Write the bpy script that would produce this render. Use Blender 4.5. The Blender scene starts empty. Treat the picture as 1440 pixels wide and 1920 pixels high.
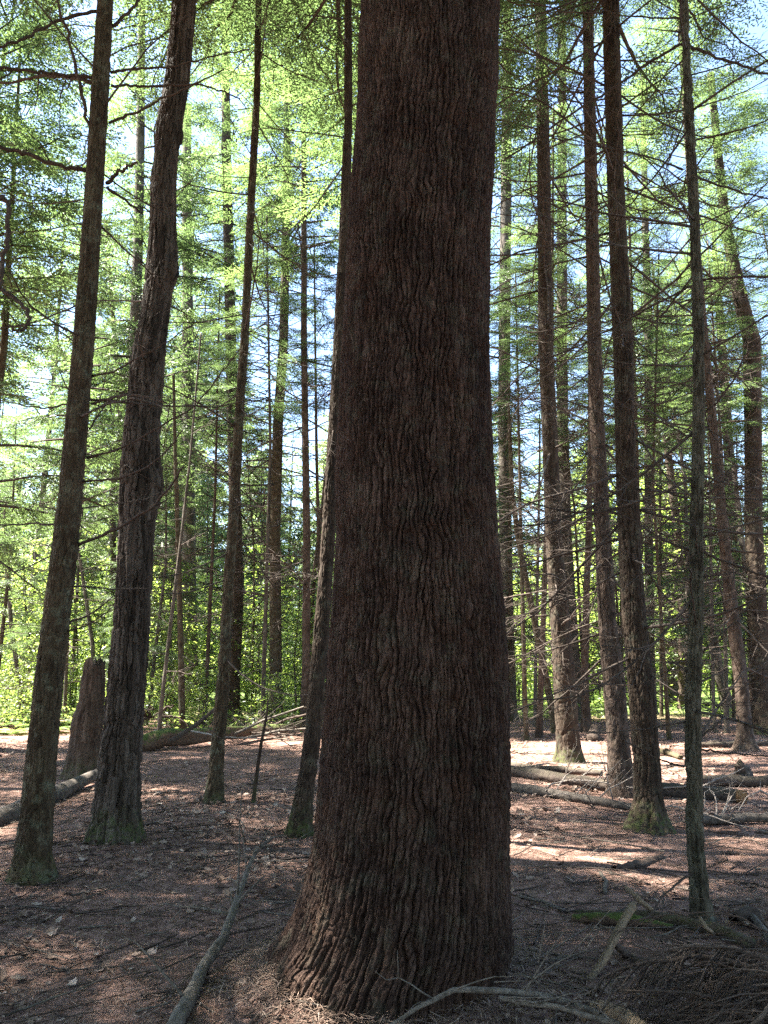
import bpy, math, random
import numpy as np
from mathutils import Matrix, Vector

SC = bpy.context.scene
COL = SC.collection
random.seed(7)
RNG = np.random.default_rng(11)

# ------------------------------------------------------------------ camera
CAM_H, PITCH, F = 1.5, math.radians(11.4), 1442.0
cam_d = bpy.data.cameras.new('camera')
cam_d.sensor_fit = 'VERTICAL'; cam_d.sensor_height = 36.0; cam_d.sensor_width = 27.0
cam_d.lens = 36.0 * F / 1920.0
cam_d.clip_start = 0.05; cam_d.clip_end = 3000
cam = bpy.data.objects.new('camera', cam_d); COL.objects.link(cam)
cam.location = (0, 0, CAM_H); cam.rotation_euler = (math.pi / 2 + PITCH, 0, 0)
SC.camera = cam

# ------------------------------------------------------------------ sky, sun, exposure
SUN_EL, SUN_AZ = math.radians(61), math.radians(-78)      # azimuth from +Y, negative = to the left
world = bpy.data.worlds.new('World'); SC.world = world; world.use_nodes = True
wn = world.node_tree.nodes; wl = world.node_tree.links
sky = wn.new('ShaderNodeTexSky'); sky.sky_type = 'NISHITA'; sky.sun_disc = False
sky.sun_elevation = SUN_EL; sky.sun_rotation = SUN_AZ
sky.air_density = 1.0; sky.dust_density = 0.5; sky.ozone_density = 1.0
wn['Background'].inputs['Strength'].default_value = 0.05
wl.new(sky.outputs[0], wn['Background'].inputs['Color'])
sun_d = bpy.data.lights.new('sun', 'SUN'); sun_d.energy = 5.0; sun_d.angle = math.radians(0.53)
sun_d.color = (1.0, 0.95, 0.86)
sun = bpy.data.objects.new('sun', sun_d); COL.objects.link(sun)
S = Vector((math.sin(SUN_AZ) * math.cos(SUN_EL), math.cos(SUN_AZ) * math.cos(SUN_EL), math.sin(SUN_EL)))
sun.rotation_euler = S.to_track_quat('Z', 'Y').to_euler(); sun.location = (-20, 20, 40)
SC.view_settings.view_transform = 'Standard'; SC.view_settings.look = 'None'
SC.view_settings.exposure = 3.85; SC.view_settings.gamma = 1.0
SC.render.engine = 'CYCLES'
cy = SC.cycles
cy.max_bounces = 7; cy.diffuse_bounces = 4; cy.glossy_bounces = 1; cy.transmission_bounces = 4
cy.transparent_max_bounces = 4; cy.volume_bounces = 0; cy.caustics_reflective = False; cy.caustics_refractive = False
cy.sample_clamp_indirect = 0.15; cy.use_denoising = False

# ------------------------------------------------------------------ pixel -> world
CP, SP = math.cos(PITCH), math.sin(PITCH)
def ray(px, py):
    dx = (px - 720) / F; dy = (960 - py) / F
    return np.array([dx, CP - dy * SP, SP + dy * CP])
def at(px, py, Y):
    d = ray(px, py); t = Y / d[1]
    return np.array([0, 0, CAM_H]) + d * t
def tscale(py, Y):
    return Y / (CP - (960 - py) / F * SP) / F        # metres per photo pixel
def ground_pt(px, py):
    d = ray(px, py); t = -CAM_H / d[2]
    p = d * t; return p[0], p[1]

# ------------------------------------------------------------------ noise
def h3(i, j, k, s=0):
    with np.errstate(over='ignore'):
        n = (np.asarray(i).astype(np.int64) * 374761393 + np.asarray(j).astype(np.int64) * 668265263
             + np.asarray(k).astype(np.int64) * 2147483647 + s * 1274126177) & 0xFFFFFFFF
        n = n.astype(np.uint64)
        n = ((n ^ (n >> np.uint64(13))) * np.uint64(1274126177)) & np.uint64(0xFFFFFFFF)
        n = ((n ^ (n >> np.uint64(15))) * np.uint64(2246822519)) & np.uint64(0xFFFFFFFF)
        n = n ^ (n >> np.uint64(16))
    return n.astype(np.float64) / 4294967296.0
def vnoise(x, y, z, s=0):
    x, y, z = np.broadcast_arrays(np.asarray(x, float), np.asarray(y, float), np.asarray(z, float))
    i, j, k = np.floor(x), np.floor(y), np.floor(z)
    fx, fy, fz = x - i, y - j, z - k
    fx, fy, fz = [f * f * (3 - 2 * f) for f in (fx, fy, fz)]
    o = 0
    for a in (0, 1):
        for b in (0, 1):
            for c in (0, 1):
                w = (fx if a else 1 - fx) * (fy if b else 1 - fy) * (fz if c else 1 - fz)
                o = o + w * h3(i + a, j + b, k + c, s)
    return o * 2 - 1
def fbm(x, y, z, s=0, n=3):
    o, a = 0, 1.0
    for q in range(n):
        o = o + a * vnoise(x * 2 ** q, y * 2 ** q, z * 2 ** q, s + q); a *= 0.5
    return o

def sstep(a, b, x):
    t = np.clip((x - a) / (b - a), 0, 1); return t * t * (3 - 2 * t)

def plates(u, v, ncol, seed, xj=2.5, stag=False):
    """Elongated bark plates: distance to the plate edge (in cell widths), and a random number per plate."""
    best = np.full(u.shape, 9.0); bi = np.zeros(u.shape); bj = np.zeros(u.shape); bx = np.zeros(u.shape); by = np.zeros(u.shape)
    ci = np.floor(u)
    def feat(i, jf):
        im = np.mod(i, ncol)
        off = h3(im, 7, 3, seed)                     # each column is shifted
        if stag: off = 0.5 * np.mod(im, 2) + 0.3 * off
        return im, off
    for di in (-1, 0, 1):
        i = ci + di; im, off = feat(i, 0)
        cj = np.floor(v + off)
        for dj in (-1, 0, 1):
            j = cj + dj
            px = i + 0.15 + 0.7 * h3(im, j, 1, seed) - u
            py = j - off + (0.2 + 0.6 * h3(im, j, 2, seed) if stag else 0.1 + 0.8 * h3(im, j, 2, seed)) - v
            d = px * px + py * py
            m = d < best
            best = np.where(m, d, best); bi = np.where(m, im, bi); bj = np.where(m, j, bj)
            bx = np.where(m, px, bx); by = np.where(m, py, by)
    edge = np.full(u.shape, 9.0)
    for di in (-1, 0, 1):
        i = ci + di; im, off = feat(i, 0)
        cj = np.floor(v + off)
        for dj in (-1, 0, 1):
            j = cj + dj
            px = i + 0.15 + 0.7 * h3(im, j, 1, seed) - u
            py = j - off + (0.2 + 0.6 * h3(im, j, 2, seed) if stag else 0.1 + 0.8 * h3(im, j, 2, seed)) - v
            ex, ey = px - bx, py - by
            L = np.sqrt(ex * ex + ey * ey) + 1e-9
            dd = (0.5 * (px + bx) * ex + 0.5 * (py + by) * ey) / L
            dd = dd * (1 + xj * (np.abs(ey) / L) ** 2)      # cross joints are narrower than the furrows
            dd = np.where(L < 1e-6, 9.0, dd)
            edge = np.minimum(edge, dd)
    return edge, h3(bi, bj, 5, seed), -bx, h3(bi, bj, 9, seed) - 0.5, -by

# ------------------------------------------------------------------ mesh builder
class MB:
    def __init__(self): self.v = []; self.f = []; self.n = 0; self.att = []
    def add(self, verts, faces, mat=0, rnd=None):
        verts = np.asarray(verts, float).reshape(-1, 3); faces = np.asarray(faces, np.int64)
        self.f.append((faces + self.n, mat)); self.v.append(verts); self.n += len(verts)
        if rnd is None: rnd = np.full(len(verts), 0.5)
        self.att.append(np.broadcast_to(np.asarray(rnd, float), (len(verts),)))
    def tube(self, P, R, sides=5, mat=0, cap=True):
        P = np.asarray(P, float); R = np.asarray(R, float); n = len(P)
        T = np.gradient(P, axis=0); T /= np.linalg.norm(T, axis=1)[:, None] + 1e-9
        ref = np.array([0, 0, 1.0]) if abs(T[0][2]) < 0.9 else np.array([1.0, 0, 0])
        U = np.zeros_like(P); Vv = np.zeros_like(P); u = np.cross(T[0], ref); u /= np.linalg.norm(u)
        for q in range(n):
            u = u - T[q] * np.dot(u, T[q]); u /= np.linalg.norm(u) + 1e-9
            U[q] = u; Vv[q] = np.cross(T[q], u)
        a = np.arange(sides) * 2 * math.pi / sides
        ring = P[:, None, :] + R[:, None, None] * (np.cos(a)[None, :, None] * U[:, None, :] + np.sin(a)[None, :, None] * Vv[:, None, :])
        i = np.arange(n - 1)[:, None] * sides; j = np.arange(sides)[None, :]; j2 = (j + 1) % sides
        q4 = np.stack([i + j, i + j2, i + sides + j2, i + sides + j], -1).reshape(-1, 4)
        self.add(ring.reshape(-1, 3), q4, mat)
        if cap and sides > 2:
            b = self.n - n * sides
            self.f.append((np.array([list(range(b + sides - 1, b - 1, -1))]), mat))
            self.f.append((np.array([list(range(b + (n - 1) * sides, b + n * sides))]), mat))
    def build(self, name, mats, parent=None, smooth=True, link=True):
        me = bpy.data.meshes.new(name)
        V = np.concatenate(self.v); me.vertices.add(len(V)); me.vertices.foreach_set('co', V.ravel())
        loops = np.concatenate([f.ravel() for f, m in self.f])
        tot = np.concatenate([np.full(len(f), f.shape[1]) for f, m in self.f])
        mi = np.concatenate([np.full(len(f), m) for f, m in self.f])
        me.loops.add(len(loops)); me.loops.foreach_set('vertex_index', loops.astype(np.int32))
        me.polygons.add(len(tot)); st = np.concatenate([[0], np.cumsum(tot)[:-1]])
        me.polygons.foreach_set('loop_start', st.astype(np.int32))
        me.polygons.foreach_set('material_index', mi.astype(np.int32))
        me.polygons.foreach_set('use_smooth', np.full(len(tot), smooth))
        a = me.attributes.new('rnd', 'FLOAT', 'POINT'); a.data.foreach_set('value', np.concatenate(self.att).astype(np.float32))
        me.update(calc_edges=True)
        for m in (mats if isinstance(mats, (list, tuple)) else [mats]): me.materials.append(m)
        if not link: return me
        return put(name, me, parent)
def put(name, me, parent=None, loc=(0, 0, 0), rot=(0, 0, 0), sc=(1, 1, 1)):
    o = bpy.data.objects.new(name, me); COL.objects.link(o); o.parent = parent
    o.location = loc; o.rotation_euler = rot; o.scale = sc
    return o
def tag(o, label=None, cat=None, group=None, kind=None):
    if label: o['label'] = label
    if cat: o['category'] = cat
    if group: o['group'] = group
    if kind: o['kind'] = kind
    return o
def thing(name, label, cat, loc, group=None, rz=0):
    o = bpy.data.objects.new(name, None); COL.objects.link(o); o.location = loc; o.rotation_euler = (0, 0, rz)
    o.empty_display_size = 0.2
    return tag(o, label, cat, group)
def copy_tree(o, parent=None):
    c = o.copy(); COL.objects.link(c); c.parent = parent
    for ch in KIDS.get(o.name, []): copy_tree(ch, c)
    return c
KIDS = {}

# ------------------------------------------------------------------ materials
def mat(name):
    m = bpy.data.materials.new(name); m.use_nodes = True
    nt = m.node_tree; nt.nodes.clear()
    return m, nt.nodes, nt.links
def ramp(N, L, fac, stops):
    r = N.new('ShaderNodeValToRGB'); e = r.color_ramp.elements
    while len(e) < len(stops): e.new(0.5)
    for q, (p, c) in enumerate(stops): e[q].position = p; e[q].color = (*c, 1)
    L.new(fac, r.inputs[0]); return r.outputs[0]
def noise(N, L, vec, scale, detail=4, rough=0.6):
    n = N.new('ShaderNodeTexNoise'); n.inputs['Scale'].default_value = scale; n.inputs['Detail'].default_value = detail
    n.inputs['Roughness'].default_value = rough; L.new(vec, n.inputs['Vector']); return n.outputs[0]
def math_(N, L, op, a, b=None):
    m = N.new('ShaderNodeMath'); m.operation = op
    for q, x in enumerate((a, b)):
        if x is None: continue
        if isinstance(x, (int, float)): m.inputs[q].default_value = x
        else: L.new(x, m.inputs[q])
    return m.outputs[0]
def mixc(N, L, fac, a, b):
    m = N.new('ShaderNodeMix'); m.data_type = 'RGBA'
    for sock, x in ((m.inputs[0], fac), (m.inputs[6], a), (m.inputs[7], b)):
        if isinstance(x, (int, float)): sock.default_value = x
        elif isinstance(x, tuple): sock.default_value = (*x, 1)
        else: L.new(x, sock)
    return m.outputs[2]
def out(N, L, col, rough=0.9, bump=None, spec=0.2, bstr=0.6, bdist=0.01):
    b = N.new('ShaderNodeBsdfPrincipled'); o = N.new('ShaderNodeOutputMaterial')
    if isinstance(col, tuple): b.inputs['Base Color'].default_value = (*col, 1)
    else: L.new(col, b.inputs['Base Color'])
    b.inputs['Roughness'].default_value = rough; b.inputs['Specular IOR Level'].default_value = spec
    if bump is not None:
        bp = N.new('ShaderNodeBump'); bp.inputs['Strength'].default_value = bstr; bp.inputs['Distance'].default_value = bdist
        L.new(bump, bp.inputs['Height']); L.new(bp.outputs[0], b.inputs['Normal'])
    L.new(b.outputs[0], o.inputs[0])

def bark_mat(name, c1, c2, c3, moss=0.0, moss_h=0.3, zs=0.25, grain=70, lichen=0.0, bdist=0.006, rust=0.0):
    m, N, L = mat(name)
    tc = N.new('ShaderNodeTexCoord'); mp = N.new('ShaderNodeMapping'); mp.inputs['Scale'].default_value = (1, 1, zs)
    L.new(tc.outputs['Object'], mp.inputs['Vector'])
    at_ = N.new('ShaderNodeAttribute'); at_.attribute_name = 'rnd'
    big = noise(N, L, tc.outputs['Object'], 3.0, 3)
    g = noise(N, L, mp.outputs[0], grain, 5, 0.7)
    f = math_(N, L, 'ADD', math_(N, L, 'MULTIPLY', g, 0.65), math_(N, L, 'MULTIPLY', at_.outputs['Fac'], 0.45))
    f = math_(N, L, 'ADD', f, math_(N, L, 'MULTIPLY', math_(N, L, 'SUBTRACT', big, 0.5), 0.45))
    g2 = noise(N, L, mp.outputs[0], grain * 0.35, 4, 0.7)
    f = math_(N, L, 'ADD', f, math_(N, L, 'MULTIPLY', math_(N, L, 'SUBTRACT', g2, 0.5), 0.6))
    c = ramp(N, L, f, [(0.34, c1), (0.55, c2), (0.80, c3)])
    if rust > 0:
        rn = ramp(N, L, noise(N, L, tc.outputs['Object'], 5.5, 5, 0.75), [(0.50, (0, 0, 0)), (0.68, (1, 1, 1))])
        c = mixc(N, L, math_(N, L, 'MULTIPLY', rn, rust), c, ramp(N, L, g, [(0.35, (0.016, 0.007, 0.004)), (0.7, (0.075, 0.036, 0.020))]))
    if lichen > 0:
        ln = noise(N, L, tc.outputs['Object'], 9, 5, 0.7)
        lf = math_(N, L, 'MULTIPLY', ramp(N, L, ln, [(0.52, (0, 0, 0)), (0.66, (1, 1, 1))]), lichen)
        c = mixc(N, L, lf, c, (0.17, 0.19, 0.13))
    if moss > 0:
        sx = N.new('ShaderNodeSeparateXYZ'); L.new(tc.outputs['Object'], sx.inputs[0])
        mn = noise(N, L, tc.outputs['Object'], 8, 4)
        t = math_(N, L, 'SUBTRACT', math_(N, L, 'MULTIPLY', mn, 2.0 * moss_h), sx.outputs[2])
        t = math_(N, L, 'MULTIPLY', t, 4.0)
        t.node.use_clamp = True
        mp2 = ramp(N, L, noise(N, L, tc.outputs['Object'], 22, 5, 0.7), [(0.42, (0, 0, 0)), (0.62, (1, 1, 1))])
        c = mixc(N, L, math_(N, L, 'MULTIPLY', math_(N, L, 'MULTIPLY', t, mp2), moss), c, (0.050, 0.064, 0.018))
    vor = N.new('ShaderNodeTexVoronoi'); vor.feature = 'DISTANCE_TO_EDGE'; vor.inputs['Scale'].default_value = grain * 0.75
    L.new(mp.outputs[0], vor.inputs['Vector'])
    vf = ramp(N, L, vor.outputs['Distance'], [(0.0, (0, 0, 0)), (0.22, (1, 1, 1))])
    h = math_(N, L, 'ADD', math_(N, L, 'MULTIPLY', g, 0.8), math_(N, L, 'MULTIPLY', vf, 0.6))
    out(N, L, c, 0.92, h, 0.15, 0.9, bdist)
    return m
M = {}
M['main'] = bark_mat('pine_bark', (0.0070, 0.0034, 0.0024), (0.0279, 0.0160, 0.0115), (0.0820, 0.0517, 0.0377), zs=0.35, grain=130, lichen=0.12, bdist=0.007, rust=0.7)
M['bark_a'] = bark_mat('hemlock_bark', (0.0285, 0.0198, 0.0118), (0.0490, 0.0360, 0.0217), (0.0775, 0.0614, 0.0384), moss=0.6, moss_h=0.25, grain=60, lichen=0.35)
M['bark_shag'] = bark_mat('shaggy_bark', (0.0121, 0.0094, 0.0066), (0.0429, 0.0330, 0.0248), (0.0963, 0.0798, 0.0633), moss=0.9, moss_h=0.30, zs=0.08, grain=60, lichen=0.0)
M['bark_dark'] = bark_mat('dark_bark', (0.0180, 0.0124, 0.0093), (0.0341, 0.0236, 0.0161), (0.0564, 0.0409, 0.0291), moss=0.85, moss_h=0.30, zs=0.15, grain=50, lichen=0.15)
M['bark_red'] = bark_mat('reddish_bark', (0.0252, 0.0168, 0.0119), (0.0546, 0.0378, 0.0280), (0.0980, 0.0714, 0.0560), zs=0.2, grain=50, lichen=0.1)
M['bark_grey'] = bark_mat('grey_bark', (0.0324, 0.0259, 0.0202), (0.0684, 0.0562, 0.0446), (0.1152, 0.0979, 0.0806), moss=0.4, moss_h=0.15, grain=45, lichen=0.2)
M['bark_green'] = bark_mat('greenish_bark', (0.0245, 0.0204, 0.0136), (0.0544, 0.0476, 0.0326), (0.0884, 0.0789, 0.0578), zs=0.5, grain=60, lichen=0.25)
M['rot'] = bark_mat('rotten_wood', (0.0280, 0.0182, 0.0126), (0.0595, 0.0420, 0.0294), (0.1050, 0.0770, 0.0560), moss=0.5, moss_h=0.35, zs=0.1, grain=40)

def wood_mat(name, c1, c2, scale=30, mossy=0.0):
    m, N, L = mat(name); tc = N.new('ShaderNodeTexCoord')
    n = noise(N, L, tc.outputs['Object'], scale, 5, 0.65)
    c = ramp(N, L, n, [(0.3, c1), (0.7, c2)])
    if mossy > 0:
        ge = N.new('ShaderNodeNewGeometry'); sx = N.new('ShaderNodeSeparateXYZ'); L.new(ge.outputs['Normal'], sx.inputs[0])
        mn = noise(N, L, tc.outputs['Object'], 9, 6, 0.7)
        t = math_(N, L, 'ADD', math_(N, L, 'MULTIPLY', sx.outputs[2], 0.7), math_(N, L, 'MULTIPLY', math_(N, L, 'SUBTRACT', mn, 0.5), 2.4))
        t = math_(N, L, 'MULTIPLY', math_(N, L, 'SUBTRACT', t, 0.25), 4.0); t.node.use_clamp = True
        c = mixc(N, L, math_(N, L, 'MULTIPLY', t, mossy), c, ramp(N, L, noise(N, L, tc.outputs['Object'], 45, 4), [(0.3, (0.022, 0.034, 0.008)), (0.7, (0.075, 0.105, 0.022))]))
    out(N, L, c, 0.9, n, 0.15, 0.9, 0.012); return m
M['twig'] = wood_mat('dead_twig', (0.0288, 0.0216, 0.0166), (0.0864, 0.0684, 0.0562), 14)
M['twig_pale'] = wood_mat('pale_twig', (0.1190, 0.0978, 0.0808), (0.2890, 0.2465, 0.2125), 14)
M['stick_grey'] = wood_mat('grey_stick', (0.045, 0.037, 0.028), (0.17, 0.145, 0.118), 34)
M['stick_tan'] = wood_mat('tan_stick', (0.1275, 0.0900, 0.0562), (0.2250, 0.1688, 0.1125), 40)
M['stick_dark'] = wood_mat('dark_stick', (0.0360, 0.0252, 0.0192), (0.0720, 0.0540, 0.0420), 40)
M['log_moss'] = wood_mat('mossy_log', (0.055, 0.034, 0.022), (0.125, 0.082, 0.055), 25, 0.9)
M['log_grey'] = wood_mat('weathered_log', (0.0263, 0.0210, 0.0165), (0.1125, 0.0960, 0.0810), 16, 0.0)
M['log_dark'] = wood_mat('dark_log', (0.0325, 0.0247, 0.0195), (0.0845, 0.0650, 0.0533), 18, 0.1)
M['log_split'] = wood_mat('split_wood', (0.10, 0.045, 0.018), (0.34, 0.19, 0.09), 60)

def leaf_mat(name, dark, light, tdark, tlight, tr=0.5, gloss=0.04):
    m, N, L = mat(name)
    a = N.new('ShaderNodeAttribute'); a.attribute_name = 'rnd'
    oi = N.new('ShaderNodeObjectInfo')
    f = math_(N, L, 'ADD', math_(N, L, 'MULTIPLY', a.outputs['Fac'], 0.7), math_(N, L, 'MULTIPLY', oi.outputs['Random'], 0.3))
    c1 = ramp(N, L, f, [(0.1, dark), (0.9, light)]); c2 = ramp(N, L, f, [(0.1, tdark), (0.9, tlight)])
    d = N.new('ShaderNodeBsdfDiffuse'); t = N.new('ShaderNodeBsdfTranslucent'); g = N.new('ShaderNodeBsdfGlossy')
    g.inputs['Roughness'].default_value = 0.45
    L.new(c1, d.inputs[0]); L.new(c2, t.inputs[0])
    mx = N.new('ShaderNodeMixShader'); mx.inputs[0].default_value = tr; L.new(d.outputs[0], mx.inputs[1]); L.new(t.outputs[0], mx.inputs[2])
    m2 = N.new('ShaderNodeMixShader'); m2.inputs[0].default_value = gloss; L.new(mx.outputs[0], m2.inputs[1]); L.new(g.outputs[0], m2.inputs[2])
    o = N.new('ShaderNodeOutputMaterial'); L.new(m2.outputs[0], o.inputs[0]); return m
M['needle'] = leaf_mat('hemlock_needles', (0.042, 0.068, 0.034), (0.098, 0.132, 0.052), (0.075, 0.125, 0.042), (0.17, 0.25, 0.072), 0.55)
M['needle_far'] = leaf_mat('far_needles', (0.056, 0.084, 0.042), (0.125, 0.160, 0.064), (0.11, 0.165, 0.062), (0.22, 0.30, 0.095), 0.55)  # needle colour lightened for the far trees to make up for absent haze
M['leaf'] = leaf_mat('broad_leaf', (0.060, 0.105, 0.025), (0.12, 0.17, 0.04), (0.22, 0.33, 0.05), (0.42, 0.52, 0.11), 0.6, 0.05)
M['fern'] = leaf_mat('fern_leaf', (0.055, 0.10, 0.025), (0.11, 0.16, 0.045), (0.19, 0.30, 0.05), (0.36, 0.46, 0.10), 0.55, 0.03)

def litter_mat(name, stops):
    m, N, L = mat(name); a = N.new('ShaderNodeAttribute'); a.attribute_name = 'rnd'
    out(N, L, ramp(N, L, a.outputs['Fac'], stops), 0.85, None, 0.25); return m
M['litter'] = litter_mat('dead_leaves', [(0.0, (0.05, 0.034, 0.026)), (0.35, (0.15, 0.10, 0.072)), (0.65, (0.24, 0.175, 0.135)), (0.92, (0.36, 0.29, 0.235)), (1.0, (0.30, 0.13, 0.045))])

def ground_mat():
    m, N, L = mat('needle_duff'); tc = N.new('ShaderNodeTexCoord'); v = tc.outputs['Object']
    n1 = noise(N, L, v, 0.9, 4); n2 = noise(N, L, v, 14, 6, 0.7); n3 = noise(N, L, v, 110, 4, 0.75)
    mp = N.new('ShaderNodeMapping'); mp.inputs['Scale'].default_value = (1, 0.25, 1); mp.inputs['Rotation'].default_value = (0, 0, 0.6); L.new(v, mp.inputs[0])
    n4 = noise(N, L, mp.outputs[0], 160, 3, 0.7)
    f = math_(N, L, 'ADD', math_(N, L, 'MULTIPLY', n2, 0.5), math_(N, L, 'MULTIPLY', n4, 0.3))
    f = math_(N, L, 'ADD', f, math_(N, L, 'MULTIPLY', n3, 0.3))
    c = ramp(N, L, f, [(0.43, (0.034, 0.019, 0.013)), (0.53, (0.140, 0.083, 0.062)), (0.62, (0.31, 0.195, 0.155))])
    c = mixc(N, L, ramp(N, L, n1, [(0.45, (0, 0, 0)), (0.7, (0.6, 0.6, 0.6))]), c, ramp(N, L, n3, [(0.4, (0.060, 0.032, 0.020)), (0.6, (0.165, 0.095, 0.066))]))
    sx = N.new('ShaderNodeSeparateXYZ'); L.new(v, sx.inputs[0])
    gy_ = math_(N, L, 'ADD', sx.outputs[1], math_(N, L, 'MULTIPLY', n1, 8.0))
    gf = math_(N, L, 'MULTIPLY', math_(N, L, 'SUBTRACT', gy_, 27.0), 0.25); gf.node.use_clamp = True
    c = mixc(N, L, gf, c, ramp(N, L, n2, [(0.35, (0.045, 0.07, 0.02)), (0.65, (0.11, 0.15, 0.045))]))
    h = math_(N, L, 'ADD', math_(N, L, 'MULTIPLY', n2, 1.0), math_(N, L, 'MULTIPLY', n4, 0.5))
    out(N, L, c, 0.95, h, 0.1, 1.0, 0.03); return m
M['ground'] = ground_mat()
# ------------------------------------------------------------------ ground
MAIN_Y = 4.2
MAIN = at(745, 1800, MAIN_Y)
def gh(x, y):
    x = np.asarray(x, float); y = np.asarray(y, float)
    d = np.sqrt(x * x + y * y)
    z = 0.06 * vnoise(x * 0.45, y * 0.45, 0.3, 5) + 0.03 * vnoise(x * 1.3, y * 1.3, 1.7, 6)
    near = np.exp(-(d / 14.0) ** 2)
    z = z + near * (0.012 * vnoise(x * 5, y * 5, 2.2, 7) + 0.007 * vnoise(x * 13, y * 13, 4.1, 8))
    z = z + 0.13 * np.exp(-(((x - MAIN[0] + 0.05) / 0.62) ** 2 + ((y - MAIN_Y) / 0.55) ** 2) ** 1.5)
    z = z + 0.45 * np.exp(-(((x + 6.6) / 1.3) ** 2 + ((y - 27.2) / 1.0) ** 2))          # root mound far left
    far = np.clip((d - 45) / 200, 0, 1); z = z + far * far * 20
    return z
def ghs(x, y): return float(gh(np.array([x]), np.array([y]))[0])

t = np.linspace(-5.8, 5.8, 380); xs = 3.0 * np.sinh(t)
t = np.linspace(-3.2, 6.2, 380); ys = 5 + 2.6 * np.sinh(t)
gx, gy = np.meshgrid(xs, ys)
g = MB(); nx, ny = len(xs), len(ys)
i = (np.arange(ny - 1)[:, None] * nx + np.arange(nx - 1)[None, :]).ravel()
g.add(np.stack([gx, gy, gh(gx, gy)], -1).reshape(-1, 3), np.stack([i, i + 1, i + nx + 1, i + nx], -1))
tag(g.build('ground', M['ground']), 'reddish brown forest floor of needle duff', kind='structure')

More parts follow.
